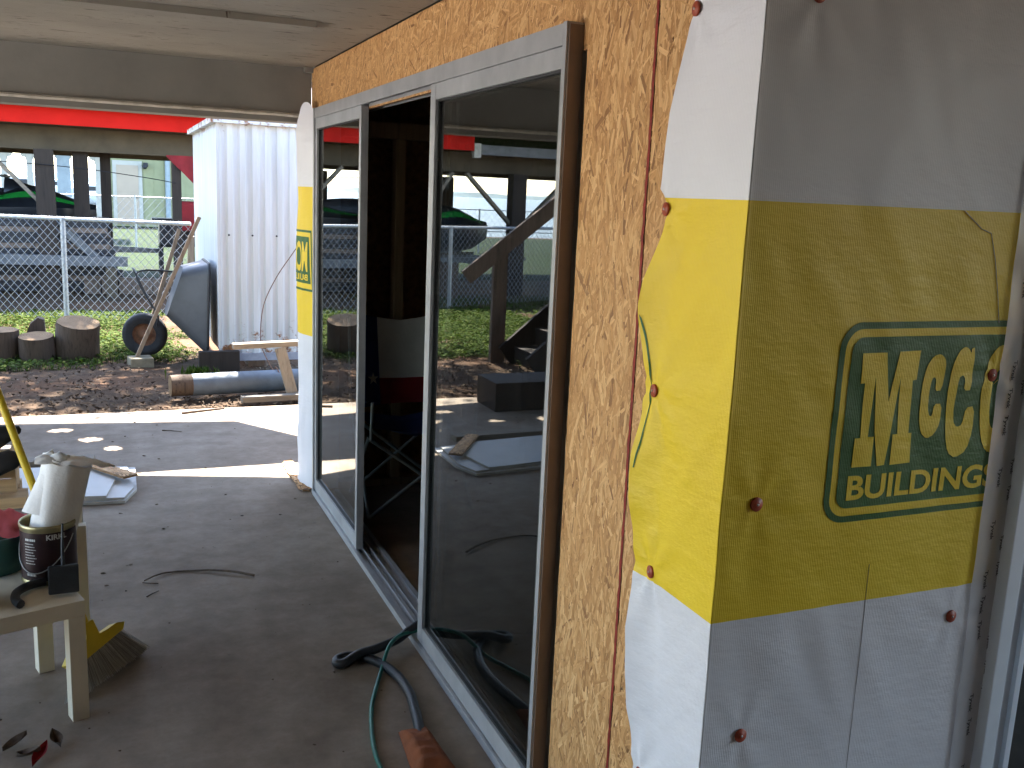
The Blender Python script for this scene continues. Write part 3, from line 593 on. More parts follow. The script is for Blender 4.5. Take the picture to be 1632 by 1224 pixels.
# stack of white sheets with strips on them
SH = Matrix.Translation((.05, 5.09, 0)) @ Matrix.Rotation(R(-8), 4, 'Z')
sheets = [('bottom white sheet of the stack on the slab', [(0, 0), (.035, .20), (-.02, .62), (-1.25, .66), (-1.25, -.06)], .003, .017), ('middle white sheet of the stack on the slab', [(-.005, .015), (.02, .19), (-.06, .60), (-1.2, .60), (-1.2, 0)], .018, .030), ('top white sheet of the stack under the strand board strip', [(-.09, .01), (-.085, .30), (-.3, .58), (-1.15, .56), (-1.15, .01)], .031, .044)]
for lab, poly, z0, z1 in sheets:
    t_ = thing('wall_sheet', lab, 'sheet', 'white sheets stacked on the slab'); n = len(poly)
    g = G(); g.prism(poly, z0, z1, SH); g.mi = [0 if i < 2 else 1 for i in range(len(g.f))]; g.build('sheet', ['sheet_white', 'sheet_edge'], t_)
st = thing('board_strip', 'short strand board strip lying across the white sheets', 'board'); g = G(); g.bar((.085, 5.375, .061), (-.20, 5.83, .056), .085, .012); o = g.build('board', 'osb_core', st)
d_ = Vector((-.285, .455, -.005)).normalized(); s_ = Vector((d_.y, -d_.x, 0)); strands('wood_strands', o, Vector((.085, 5.375, .0672))-s_*.0425, s_, d_, (0, 0, 1), .085, .535, 260, R(85), .5, 22)
pk = thing('plank', 'dark brown plank on the slab behind the white sheets', 'plank'); G().bar((-1.25, 5.98, .019), (-.10, 5.93, .019), .10, .034).build('board', 'grey_wood', pk)

# twigs and crumbs
def twig(pts, r, label, grp='twigs on the slab', sub=None):
    o = thing('twig', label, 'twig', grp); G().tube(pts, [r*(1-.5*i/(len(pts)-1)) for i in range(len(pts))], 6).build('stem', 'twig_bark', o)
    if sub: G().tube(sub, r*.5, 5).build('side_shoot', 'twig_bark', o)
pt = [(.534, 3.937), (.47, 3.985), (.427, 4.012), (.36, 4.05), (.305, 4.068), (.24, 4.082), (.179, 4.072), (.14, 4.04), (.102, 3.995)]
twig([(x, y, .008+.004*math.sin(i)) for i, (x, y) in enumerate(pt)], .0055, 'long curved twig lying on the shaded slab', sub=[(.095, 3.992, .006), (.125, 3.975, .006), (.155, 3.968, .005)])
twig([(.106, 3.846, .004), (.128, 3.87, .005), (.152, 3.892, .004)], .003, 'short straight twig below the long curved one')
twig([(.469, 7.094, .006), (.6, 7.14, .007), (.775, 7.20, .006)], .012, 'light wood splinter near the sunlit slab edge')
twig([(.31, 6.62, .004), (.36, 6.60, .005), (.43, 6.55, .004)], .004, 'thin twig in the shaded band of the slab')
rnd = random.Random(5); g = G()
for i in range(190):
    x, y = rnd.uniform(-.9, .95), rnd.uniform(2.2, 7.2); r_ = rnd.choice((.002, .003, .003, .004, .006, .011 if y > 4 else .006)); a = rnd.uniform(0, 6.3); zh = r_*.5
    P = [(x+r_*math.cos(a+k*1.26)*rnd.uniform(.5, 1.2), y+r_*math.sin(a+k*1.26)*rnd.uniform(.5, 1.4), zh*rnd.uniform(.3, 1)) for k in range(5)]
    g.add(P+[(x, y, zh+.001)], [(k, (k+1) % 5, 5) for k in range(5)])
o = stuff(g.build('floor_crumbs', 'dry_leaves')); o['label'] = 'bits of leaf and bark strewn over the slab'; o['category'] = 'debris'

# hoses at the sill
def smooth(pts, n=8):
    P = [Vector(p) for p in pts]; out = []
    for i in range(len(P)-1):
        a, b, c, d = P[max(i-1, 0)], P[i], P[i+1], P[min(i+2, len(P)-1)]
        for k in range(n):
            t = k/n; out.append(.5*((2*b)+(c-a)*t+(2*a-5*b+4*c-d)*t*t+(3*b-a-3*c+d)*t*t*t))
    return out+[P[-1]]
h1 = thing('black_hose', 'black hose looped on the slab at the door sill', 'hose')
G().tube(smooth([(1.35, 3.30, .03), (1.12, 3.21, .055), (1.01, 3.165, .056), (.93, 3.125, .035), (.837, 3.075, .035), (.77, 3.055, .035), (.715, 3.035, .02), (.69, 3.045, .017), (.70, 3.075, .017), (.745, 3.085, .017), (.80, 3.05, .017), (.84, 2.98, .017), (.865, 2.88, .017), (.868, 2.77, .017), (.853, 2.66, .017), (.835, 2.56, .017), (.80, 2.42, .017)]), .0165, 12).build('tube', 'hose_black', h1)
h2 = thing('green_hose', 'thin green hose running out over the door sill', 'hose')
G().tube(smooth([(1.5, 3.02, .01), (1.2, 3.12, .045), (1.06, 3.15, .045), (.985, 3.142, .047), (.93, 3.10, .060), (.873, 3.039, .055), (.82, 2.95, .012), (.78, 2.859, .009), (.74, 2.76, .008), (.715, 2.674, .008), (.69, 2.56, .008), (.677, 2.469, .008), (.675, 2.36, .008), (.68, 2.2, .008), (.72, 2.0, .008)]), .0072, 10).build('tube', 'hose_green', h2)
rg = thing('rag', 'rust brown soft shape lying over the black hose near the sill', 'rag')  # stand-in for an unidentified soft orange shape
def softf(u, v):
    x = .775+.085*u+.03*(1-v)*.5; y = 2.28+.30*v; e = min(u, 1-u, v*.8, (1-v)*.8)*4; return Vector((x-.02*(1-v)+.05*(u-.5)*(1-v), y, .004+.042*min(1, e)**.6+.01*fbm(x, y, 1, 30)*min(1, e)))
g = G(); g.grid(softf, 16, 28); g.build('cloth', 'soft_rust', rg)
# dry plant scrap in the bottom left
lf = thing('dead_leaf_sprig', 'curled red brown leaves on the dark slab below the side table', 'leaf')
for i, (x, y, a, L, m) in enumerate(((-.29, 2.86, .5, .07, 'twig_bark'), (-.22, 2.77, 1.1, .08, 'flag_red'), (-.25, 2.79, -.4, .07, 'twig_bark'), (-.18, 2.84, 2.0, .06, 'twig_bark'))):
    g = G(); g.grid(lambda u, v: Vector((x+L*(u-.5)*math.cos(a)-.035*(v-.5)*math.sin(u*math.pi)*math.sin(a), y+L*(u-.5)*math.sin(a)+.035*(v-.5)*math.sin(u*math.pi)*math.cos(a), .004+.03*abs(v-.5)+.022*u*u)), 8, 4); g.build('leaf', m, lf)

# ---------------------------------------------------------------- side table and what stands on it
TA = math.atan2(-.3, -.954); e1 = Vector((math.cos(TA), math.sin(TA), 0)); e2 = Vector((-.3, .954, 0)); TC = Vector((-.092, 2.968, 0))
TM = Matrix(((e1.x, e2.x, 0, TC.x), (e1.y, e2.y, 0, TC.y), (0, 0, 1, 0), (0, 0, 0, 1)))
tb = thing('side_table', 'low cream side table at the left holding a paint can', 'table')
g = G(); g.box((0, 0, .335), (.55, .42, .385), 0, TM, .002); g.build('table_top', 'cream_paint', tb)
for a, b in ((0, 0), (.5, 0), (0, .37), (.5, .37)):
    g = G(); g.box((a+.0005, b+.0005, 0), (a+.0495, b+.0495, .3345), 0, TM, .002); g.build('leg', 'cream_paint', tb)
CX = Vector((-.195, 3.19, .386))
cn = thing('paint_can', 'open dark labelled paint can on the side table', 'can')
CM = Matrix.Translation(CX)
g = G(); g.lathe([(.079, .004), (.0815, .0), (.0825, .006), (.080, .010), (.080, .172), (.082, .176), (.0835, .184), (.082, .190), (.078, .189), (.077, .184), (.0765, .02)], CM, 40); g.disc(.0765, .02, CM, 40); g.disc(.079, .003, CM, 40); g.build('body', 'can_metal', cn)
g = G(); g.lathe([(.0806, .014), (.0806, .168)], CM, 40); lb = g.build('paper_label', 'can_label', cn)
def on_can(off):
    def f(a, z): return CX+Vector(((.0806+off)*math.sin(a), -(.0806+off)*math.cos(a), z))
    return f
text_fit('KIRKL', -.02, .72, .146, .163, on_can(.0006), .06, 'lettering', 'print_white', cn, .03)
rnd = random.Random(2)
def word_bars(a0, a1, z, h):
    P = []; a = a0
    while a < a1: w_ = rnd.uniform(.02, .07); P.append([(a, z), (min(a+w_, a1), z), (min(a+w_, a1), z+h), (a, z+h)]); a += w_+.014
    return P
drape(flat_bm(word_bars(-.85, -.42, .143, .007)), on_can(.0006), .05, 'heading_print', 'print_white', cn)
drape(flat_bm([q for i in range(8) for q in word_bars(-.88, -.50+.05*(i % 3), .132-.009*i, .0028)]+word_bars(-.85, -.45, .030, .007)), on_can(.0006), .05, 'small_print', 'print_white', cn)
G().tube([CX+Vector((.0835*math.cos(a), .0835*math.sin(a), .150-.11*math.sin((a-R(150))/R(180)*math.pi))) for a in [R(150+180*i/20) for i in range(21)]], .0018, 6).build('bail_handle', 'tube_steel', cn)
# paper towels pushed into the can
pr = thing('paper_towel_roll', 'white paper towel roll stuck in the open paint can', 'paper towel')
ax = Vector((.24, .04, .97)).normalized(); pxa = (Vector((1, 0, 0))-ax*ax.x).normalized(); pya = ax.cross(pxa); pc0 = CX+Vector((-.022, 0, .025))
PM = Matrix(((pxa.x, pya.x, ax.x, pc0.x), (pxa.y, pya.y, ax.y, pc0.y), (pxa.z, pya.z, ax.z, pc0.z), (0, 0, 0, 1)))
g = G()
def rollf(u, v):
    a = u*2*math.pi; r_ = (.0655+.0035*math.sin(3*a+1)+.002*math.sin(7*a+v*5))*(1+.10*v); return PM @ Vector((r_*math.cos(a), r_*math.sin(a), 0.02+.338*v+.006*math.sin(a*2)*v))
g.grid(rollf, 36, 10); g.add([rollf(i/36, 1) for i in range(36)]+[PM @ Vector((0, 0, .350))], [(i, (i+1) % 36, 36) for i in range(36)]); g.build('roll', 'paper_towel', pr)
def wingf(u, v):       # pointed loose sheet sticking out to the right
    w_ = .075*math.sin(min(1, .25+u)*math.pi*.5)*(1-u)**.75+.001; q = (v-.5)*2
    return CX+Vector((.05-.075+.225*u, -.02+w_*q*1.1, .372+.030*math.sin((.25+.75*u)*math.pi)*(1-q*q*.6)-.02*u+.010*fbm(u*3, v*3, 2, 2.2)))
g = G(); g.grid(wingf, 22, 12); g.build('loose_sheet', 'paper_towel', pr)
g = G(); g.lathe([(.028, .345), (.030, .362), (.024, .38), (.012, .392), (.002, .395)], PM @ Matrix.Translation((-.018, -.035, -.005)), 16); g.lathe([(.024, .345), (.020, .365), (.010, .378), (.002, .38)], PM @ Matrix.Translation((-.052, -.01, .0)), 14)
g.v = [tuple(Vector(p)+.011*Vector((fbm(*p, 45), fbm(p[1], p[2], p[0], 45), fbm(p[2], p[0], p[1], 45)))) for p in g.v]; g.build('crumpled_end', 'paper_towel', pr)
def sidef(u, v):
    a = 4.05-.75*u; k_ = .0695+.010*u*(1-v); return PM @ Vector((k_*math.cos(a)-.016*u*(1-v), k_*math.sin(a), .185+.125*v-.006*u))
g = G(); g.grid(sidef, 8, 12); g.build('hanging_sheet', 'paper_towel', pr)
# black trowel leaning on the can, its strap handle on the table
tr_ = thing('flat_trowel', 'small black square bladed trowel leaning on the paint can', 'trowel')
TB = Vector((-.150, 3.02, .392))
g = G(); q0 = Matrix.Translation(TB) @ Matrix.Rotation(R(-14), 4, 'X') @ Matrix.Rotation(R(8), 4, 'Z'); g.box((-.042, -.010, 0), (.042, .010, .085), 0, q0, .004); g.build('blade', 'tool_black', tr_)
G().tube([q0 @ Vector(p) for p in ((0, 0, .08), (0, .004, .14), (.002, .0, .21))], [.006, .0045, .003], 8).build('shank', 'tool_black', tr_)
sp = thing('rubber_strap', 'curved black rubber strap on the table in front of the can', 'strap')
g = G(); P = smooth([(-.205, 3.11, .400), (-.25, 3.09, .400), (-.278, 3.04, .402), (-.278, 2.985, .402), (-.262, 2.955, .398)])
g.tube(P, .013, 10); g.build('strap', 'tool_black', sp)
bg_ = thing('plastic_bag', 'clear plastic bag at the left edge of the side table', 'bag')
g = G(); g.lathe([(.03, .0), (.075, .01), (.085, .06), (.06, .12), (.02, .15), (.0, .155)], Matrix.Translation((-.40, 3.02, .386)), 22); o = g.build('bag', 'clear_bag', bg_)
for v in o.data.vertices: v.co += .022*Vector((fbm(*v.co, 22), fbm(v.co.y, v.co.z, v.co.x, 22), .4*fbm(v.co.z, v.co.x, v.co.y, 22)))
tl = thing('paint_tray', 'dark teal plastic tray behind the paint can', 'tray'); g = G(); g.lathe([(.0, .004), (.09, .0), (.12, .06), (.125, .13), (.119, .13), (.112, .06), (.08, .012)], Matrix.Translation((-.365, 3.31, .386)), 28); g.build('bowl', 'teal_plastic', tl)
pc = thing('pink_cloth', 'pink red cloth hanging over the teal tray', 'cloth')
g = G(); g.grid(lambda u, v: Vector((-.43+.17*u, 3.20+.10*v, .52+.11*math.sin(v*2.4)*(1-.55*u)+.02*fbm(u*3, v*3, 1, 2))), 14, 12); g.build('cloth', 'pink_cloth', pc)
# broom standing behind the table
br = thing('broom', 'yellow headed broom with grey bristles behind the side table', 'broom')
bh = Vector((-.29, .28, .915)).normalized(); bd = Vector((.6, .8, 0)).normalized(); bn = bd.cross(bh).normalized(); bo = Vector((-.045, 3.19, 0))
def bp(a, h, n=0): return bo+bd*a+bh*h+bn*n
poly = [(-.115, .098), (.135, .120), (.152, .140), (.115, .152), (.065, .150), (.028, .152), (.022, .205), (-.022, .205), (-.03, .160), (-.1, .145), (-.135, .12)]
g = G(); n = len(poly); vs = [bp(a, h, -.016) for a, h in poly]+[bp(a, h, .016) for a, h in poly]; g.add(vs, [tuple(range(n)), tuple(range(n, 2*n))[::-1]]+[(i, (i+1) % n, n+(i+1) % n, n+i) for i in range(n)]); g.build('head', 'broom_yellow', br)
g = G(); rnd = random.Random(9)
for i in range(900):
    u = rnd.uniform(-1, 1); w_ = rnd.uniform(-.013, .013); a0 = .12*u+.008; h0 = .112+.016*u; a1 = .195*u+.03+rnd.gauss(0, .004); h1_ = .006+abs(rnd.gauss(0, .006))+.03*max(0, abs(u)-.8)
    p, q = bp(a0, h0, w_), bp(a1, h1_, w_*1.9); s_ = bd*.0011; g.add([p-s_, p+s_, q+s_, q-s_, p+bn*.0011, q+bn*.0011], [(0, 1, 2, 3), (1, 4, 5, 2), (4, 0, 3, 5)])
stuff(g.build('bristles', 'bristles', br))
G().tube([bp(0, .19), bp(0, 1.30)], .0125, 12).build('handle', 'broom_yellow', br)
# cream boards standing behind the table
for lab, x, y, zt, w_ in (('short cream board upright behind the paint can', -.114, 3.40, .475, .044), ('taller cream board upright beside the short one', -.118, 3.47, .63, .030)):
    t_ = thing('upright_board', lab, 'board', 'cream uprights behind the table'); g = G(); g.box((x-w_/2, y-.01, 0), (x+w_/2, y+.028, zt), 0, None, .003); g.build('board', 'cream_paint', t_)
# low bench with planks and bundles at the left edge
bn_ = thing('plank_bench', 'low bench of rough planks behind the side table', 'bench')
B('plank', (-1.5, 3.80, .425), (-.30, 3.92, .465), 'fresh_pine', bn_); B('plank', (-1.5, 3.93, .43), (-.33, 4.05, .468), 'fresh_pine', bn_)
for x in (-1.4, -.62): B('leg', (x, 3.83, 0), (x+.07, 4.02, .424), 'grey_wood_v', bn_)
bx = thing('wood_crate', 'small pine crate on the plank bench', 'crate')
for i in range(3): B('slat', (-.72, 3.86, .470+.055*i), (-.335, 3.875, .520+.055*i), 'fresh_pine', bx)
B('side', (-.35, 3.876, .470), (-.335, 4.02, .63), 'fresh_pine', bx); B('side', (-.72, 3.876, .470), (-.705, 4.02, .63), 'fresh_pine', bx)
for lab, c0 in (('dark cloth bundle topmost on the pine crate', (-.40, 3.92, .665)), ('dark cloth bundle lower down against the pine crate', (-.385, 3.83, .585))):
    t_ = thing('cloth_bundle', lab, 'bundle', 'dark cloth bundles'); g = G(); M = Matrix.Translation(c0) @ Matrix.Rotation(R(70), 4, 'Y')
    g.lathe([(.0, -.09), (.03, -.085), (.042, -.05), (.045, 0), (.038, .05), (.02, .085), (0, .09)], M, 16)
    g.v = [tuple(Vector(p)+.016*Vector((fbm(*p, 18), fbm(p[1], p[2], p[0], 18), fbm(p[2], p[0], p[1], 18)))) for p in g.v]
    g.build('cloth', 'rubber', t_)

# ================================================================== YARD
# leaf litter
rnd = random.Random(11); g = G()
for i in range(4200):
    x, y = rnd.uniform(-2.6, 2.2), 7.27+abs(rnd.gauss(0, 1.05))
    if y > 10.6: continue
    dens = .5+.8*fbm(x, y, 4, 1.2)
    if rnd.random() > dens+.25: continue
    L, W = rnd.uniform(.015, .05), rnd.uniform(.008, .022); a = rnd.uniform(0, 6.3); ca, sa = math.cos(a), math.sin(a); z = gz(x, y)+rnd.uniform(.004, .016); cu = rnd.uniform(.0, .018); ti = rnd.gauss(0, .35)
    P = [(-L/2, 0, cu), (-L*.1, -W/2, 0), (L/2, 0, cu), (-L*.1, W/2, rnd.uniform(0, cu))]
    g.add([(x+p*ca-q*sa, y+p*sa+q*ca, z+r_+abs(ti)*max(0, p*math.copysign(1, ti))) for p, q, r_ in P], [(0, 1, 2), (0, 2, 3)])
o = stuff(g.build('leaf_litter', 'dry_leaves')); o['label'] = 'fallen dry leaves strewn over the bare dirt'; o['category'] = 'leaves'
# clover and grass
rnd = random.Random(12); g = G()
for i in range(105000):
    if rnd.random() < .72: x, y = rnd.uniform(-3.4, 1.2), rnd.uniform(9.15, 13.2)
    else: x, y = rnd.uniform(-7, -1.5), rnd.uniform(8.6, 15)
    d = .85+.9*fbm(x, y, 2, 1.1)+.5*fbm(x, y, 5, 3.5)+min(0, (y-9.75)*.9)+(.25 if x < -1.6 else 0)
    if x > .35: d -= (x-.35)*1.5
    if rnd.random() > d: continue
    z = gz(x, y) if -6 <= x <= 3 and y < 13.2 else -.04; hgt = rnd.uniform(.015, .075); a = rnd.uniform(0, 6.3); ln = rnd.uniform(.2, .9)*hgt
    if rnd.random() < .55:   # blade
        w_ = .004; P = [(x-w_*math.sin(a), y+w_*math.cos(a), z), (x+w_*math.sin(a), y-w_*math.cos(a), z), (x+ln*math.cos(a), y+ln*math.sin(a), z+hgt)]; g.add(P, [(0, 1, 2)])
    else:                    # clover leaf
        r_ = rnd.uniform(.010, .022); ti = rnd.gauss(0, .45); P = [(x+r_*math.cos(a+k*1.57), y+r_*math.sin(a+k*1.57), z+hgt*.8+ti*r_*math.cos(k*1.57)) for k in range(4)]; g.add(P, [(0, 1, 2, 3)])
o = stuff(g.build('grass_patch', 'grass_blades')); o['label'] = 'sunlit clover and grass around the logs and fence'; o['category'] = 'grass'
wd = thing('weed_clump', 'small green weed clump in front of the shed', 'weed'); g = G(); rnd = random.Random(3)
for i in range(260):
    a = rnd.uniform(0, 6.3); r_ = abs(rnd.gauss(0, .05)); x, y = .70+r_*math.cos(a)*1.6, 8.52+r_*math.sin(a); h_ = rnd.uniform(.03, .10); w_ = .012; b = rnd.uniform(0, 6.3)
    g.add([(x, y, -.03), (x+w_*math.cos(b), y+w_*math.sin(b), h_*.6), (x+.03*math.cos(b+.6), y+.03*math.sin(b+.6), h_), (x+w_*math.cos(b+1.3), y+w_*math.sin(b+1.3), h_*.6)], [(0, 1, 2, 3)])
stuff(g.build('leaves', 'grass_blades', wd))
# cut logs
def log_round(label, c0, r_, h, tilt=(0, 0), seed=0, wedge=None):
    t_ = thing('cut_log', label, 'log', 'cut logs lying in the grass', (c0[0], c0[1], c0[2])); M = Matrix.Rotation(tilt[0], 4, 'X') @ Matrix.Rotation(tilt[1], 4, 'Y'); N = 44
    def rad(u, v):
        a = u*2*math.pi; b = abs(math.sin(a*11+seed+2*fbm(math.cos(a), math.sin(a), seed+v, 2)))*.05; return r_*(1+.08*fbm(math.cos(a), math.sin(a), seed, 1.4)+b*(.7+.5*fbm(u*9, v*5, seed, 1.5))+.05*(1-v))
    g = G(); g.grid(lambda u, v: M @ Vector((rad(u, v)*math.cos(u*2*math.pi), rad(u, v)*math.sin(u*2*math.pi), h*v)), N, 10); g.build('bark', 'bark_wood', t_)
    g = G(); g.add([M @ Vector((rad(i/N, 1)*.985*math.cos(i/N*2*math.pi), rad(i/N, 1)*.985*math.sin(i/N*2*math.pi), h+.002)) for i in range(N)], [tuple(range(N))])
    g.add([M @ Vector((rad(i/N, 0)*.985*math.cos(i/N*2*math.pi), rad(i/N, 0)*.985*math.sin(i/N*2*math.pi), -.002)) for i in range(N)], [tuple(range(N))[::-1]]) if False else None; g.build('cut_face', 'end_grain', t_)
log_round('largest tilted cut log beside the wheelbarrow', (-.285, 9.86, -.03), .185, .35, (R(13), R(5)), 1)
log_round('low log round with a pale cut top left of the largest log', (-.605, 9.78, -.03), .145, .225, (R(8), R(-2)), 2)
log_round('log at the left edge of the photograph', (-.90, 9.86, -.03), .135, .27, (R(4), R(0)), 3)
t_ = thing('split_log', 'split log wedge standing behind the low log round', 'log', loc=(-.655, 10.05, -.03)); g = G(); g.prism([(-.13, 0), (.12, 0), (.10, .34), (.05, .36), (-.02, .30)], -.07, .07, Matrix.Rotation(R(90), 4, 'X')); g.build('wedge', 'bark_wood', t_)
# brick
bk_ = thing('tan_brick', 'tan brick half sunk in the dirt by the wheelbarrow wheel', 'brick'); g = G(); M = Matrix.Translation((.265, 9.28, 0)) @ Matrix.Rotation(R(8), 4, 'Z'); g.box((-.10, -.10, -.04), (.10, .10, .055), 0, M, .008); g.build('brick', 'brick_tan', bk_)
# painted pole
pl = thing('timber_pole', 'grey blue painted round pole lying by the slab', 'pole'); p0, p1 = Vector((.43, 7.72, .085)), Vector((1.9, 7.86, .085)); d_ = (p1-p0).normalized()
G().tube([p0+d_*.16, p0+d_*.5, p1], [.086, .087, .088], 28).build('painted_length', 'pole_paint', pl); G().tube([p0, p0+d_*.161], [.083, .084], 28).build('bare_end', 'bark_wood', pl)
M = Matrix.Translation(p0-d_*.002) @ (-d_).to_track_quat('Z', 'Y').to_matrix().to_4x4(); g = G(); g.disc(.082, 0, M, 28); g.build('end_grain', 'end_grain', pl)
# saw horse / timber stand
sh = thing('saw_horse', 'rough timber trestle standing in front of the shed', 'trestle')
G().bar((.885, 7.60, .405), (1.75, 7.62, .43), .09, .04, 0, (0, 0, 1), .003).build('cross_bar', 'grey_wood', sh)
G().bar((1.245, 7.585, .388), (1.335, 7.50, -.01), .085, .04, 0, (0, 1, 0), .003).build('leg', 'grey_wood_v', sh); G().bar((1.66, 7.63, .39), (1.70, 7.75, -.01), .085, .04, 0, (0, 1, 0)).build('leg', 'grey_wood_v', sh)
gb = thing('ground_board', 'weathered board lying along the slab under the trestle', 'board'); G().bar((.925, 7.42, .02), (1.8, 7.49, .02), .085, .045, 0, (0, 0, 1), .004).build('board', 'grey_wood', gb)

# shed
sd = thing('metal_shed', 'white corrugated metal shed with rusty edges', 'shed')
SX0, SX1, SY0, SY1, SZ0, SZ1 = .935, 2.9, 9.0, 11.45, .115, 2.16
def corr(u, v):
    x = SX0+.012+(SX1-SX0)*u; ph = (x*9.1) % 1; pr_ = min(1, max(0, (abs(ph-.5)*2-.42)/.25)); return Vector((x, SY0+.003+.019*pr_, SZ0+(SZ1-SZ0)*v))
g = G(); g.grid(corr, 180, 8, 0, False); g.build('front_panel', 'shed_metal', sd)
def corr2(u, v):
    y = SY0+(SY1-SY0)*u; return Vector((SX0+.004*math.sin(y*9), y, SZ0+.02+(SZ1-SZ0-.02)*v-.05*(1-v)*(u == 0)))
g = G(); g.grid(corr2, 60, 8, 0, False); g.build('side_panel', 'shed_metal', sd)
g = G(); g.box((SX0-.006, SY0-.008, SZ0-.06), (SX0+.014, SY0+.0025, SZ1)); g.build('corner_trim', 'shed_metal', sd)
g = G(); g.box((SX0-.05, SY0-.05, SZ1+.001), (SX1+.05, SY1+.05, SZ1+.05)); g.build('roof_cap', 'shed_metal', sd)
g = G(); g.box((SX0+.015, SY0-.004, .045), (SX1, SY0+.0145, SZ0-.001)); g.build('base_skirt', 'skirt_grey', sd)
for x in (1.03, 1.235, 1.45): M = Matrix.Translation((x, SY0+.002, 1.19)) @ Matrix.Rotation(R(90), 4, 'X'); g = G(); g.lathe([(.009, 0), (.009, .006), (.0, .008)], M, 8); g.build('screw', 'dark_metal', sd)
for x in (1.0, 1.9): B('skid', (x+.2, SY0+.1, -.05), (x+.35, SY1, .044), 'post_wood', sd)
tb2 = thing('timber_block', 'squared timber block under the shed corner', 'timber'); g = G(); g.box((.745, 8.90, -.03), (1.10, 8.98, .150), 0, None, .005); g.build('block', 'dark_post', tb2)
wr = thing('loose_wire', 'thin wire bowed down the front of the shed', 'wire'); G().tube(smooth([(1.66, 8.97, 1.14), (1.58, 8.95, 1.03), (1.435, 8.9, .831), (1.315, 8.85, .60), (1.265, 8.75, .38), (1.24, 8.5, .24), (1.27, 8.1, .12), (1.25, 7.8, .19), (1.32, 7.7, .03)]), .0042, 6).build('wire', 'rusty_steel', wr)

# wheelbarrow tipped up against the shed
wb = thing('wheelbarrow', 'grey wheelbarrow tipped on end against the shed', 'wheelbarrow')
prof = [(.842, 9.16, .07), (.872, 9.16, .915), (.872, 9.86, .915), (.842, 9.86, .07)]        # rim rectangle, standing upright
base = [(.50, 9.28, .42), (.655, 9.28, .865), (.655, 9.74, .865), (.50, 9.74, .42)]
def lerp(a, b, t): return Vector(a)*(1-t)+Vector(b)*t
g = G(); P = []
rows = [[lerp(prof[i], base[i], t) for i in range(4)] for t in (0, .12, .5, .9, 1.0)]
def ringpts(q, rr, n=5):
    out = []
    for i in range(4):
        c0, pa, pb = q[i], q[i-1], q[(i+1) % 4]; da, db = (pa-c0).normalized(), (pb-c0).normalized()
        for k in range(n+1):
            t = k/n; a_, b_ = c0+da*rr, c0+db*rr; out.append((1-t)**2*a_+2*t*(1-t)*c0+t*t*b_)
    return out
rr = [ringpts(q, .10) for q in rows]; n = len(rr[0]); vs = [p for r_ in rr for p in r_]
g.add(vs, [(j*n+i, j*n+(i+1) % n, (j+1)*n+(i+1) % n, (j+1)*n+i) for j in range(len(rr)-1) for i in range(n)], 0, True); g.add(rr[-1], [tuple(range(n))]); g.build('tray', 'tray_plastic', wb)
g = G(); rim = rr[0]+[rr[0][0]]; g.tube(rim, .014, 8, 0, False); g.build('tray_rim', 'black_vinyl', wb)
for (a, b) in (((.222, 9.30, .02), (.80, 9.24, 1.335)), ((.30, 9.72, .05), (.66, 9.76, 1.20))): G().bar(a, b, .034, .044, 0, (0, 1, 0), .004).build('handle', 'handle_wood', wb)
WM = Matrix.Translation((.318, 9.52, .228)) @ Matrix.Rotation(R(-12), 4, 'Z') @ Matrix.Rotation(R(90), 4, 'X')
g = G(); g.lathe([(.105, -.04), (.15, -.056), (.185, -.055), (.197, -.035), (.20, -.02), (.197, -.016), (.203, 0), (.197, .016), (.20, .02), (.197, .035), (.185, .055), (.15, .056), (.105, .04)], WM, 40); wh = g.build('tyre', 'rubber', wb)
g = G(); g.lathe([(.106, -.04), (.10, -.02), (.07, -.012), (.035, -.03), (.025, -.055), (.0, -.056)], WM, 28); g.lathe([(.106, .04), (.10, .02), (.07, .012), (.035, .03), (.025, .055), (.0, .056)], WM, 28); g.build('rim', 'rusty_steel', wh)
G().tube([(.318, 9.30, .228), (.318, 9.74, .228)], .010, 8).build('axle', 'rusty_steel', wb)
for pts in (((.42, 9.33, .45), (.26, 9.45, .80), (.60, 9.45, .82)), ((.40, 9.70, .45), (.24, 9.6, .82), (.26, 9.45, .80)), ((.42, 9.33, .45), (.43, 9.34, .40), (.42, 9.36, .32))): G().tube(smooth(pts, 6), .0085, 7).build('leg_brace', 'dark_metal', wb)

# chain link fence
fc = thing('chain_link_fence', 'galvanised chain link fence crossing the yard behind the logs', 'fence')
F0 = Vector((-.445, 12.5, 0)); fd = Vector((.92, -.392, 0)).normalized(); S0, S1 = -6.5, 1.50
def fp(s, z): return F0+fd*s+Vector((0, 0, z))
G().tube([fp(S0, 1.165), fp(S1, 1.165)], .021, 12).build('top_rail', 'galvanised', fc)
for s in (0, -2.4, -4.8): G().tube([fp(s, -.05), fp(s, 1.185)], .030, 12).build('post', 'galvanised', fc)
off = Vector((-fd.y, fd.x, 0))*(-.030); g = G(); dg = .094; Hh = 1.20; k = S0
wv = 0
while k < S1:
    for sg in (1, -1):
        a = (k, 0) if sg > 0 else (k+Hh*.92, 0); b = (k+Hh*.92, Hh) if sg > 0 else (k, Hh)
        a2, b2 = a, b
        def clip(p, q):
            if q[0] == p[0]: return q
            if q[0] > S1: t = (S1-p[0])/(q[0]-p[0]); return (S1, p[1]+(q[1]-p[1])*t)
            return q
        if a[0] > S1: a2 = clip(b, a)
        if b[0] > S1: b2 = clip(a, b)
        P = [fp(a2[0]+(b2[0]-a2[0])*t, a2[1]+(b2[1]-a2[1])*t)+off+off*.08*math.sin((a2[1]+(b2[1]-a2[1])*t)*66*sg) for t in [i/6 for i in range(7)]]
        g.tube(P, .0028, 4, 0, False)
    k += dg
stuff(g.build('wire_mesh', 'chain_wire', fc))
g = G()
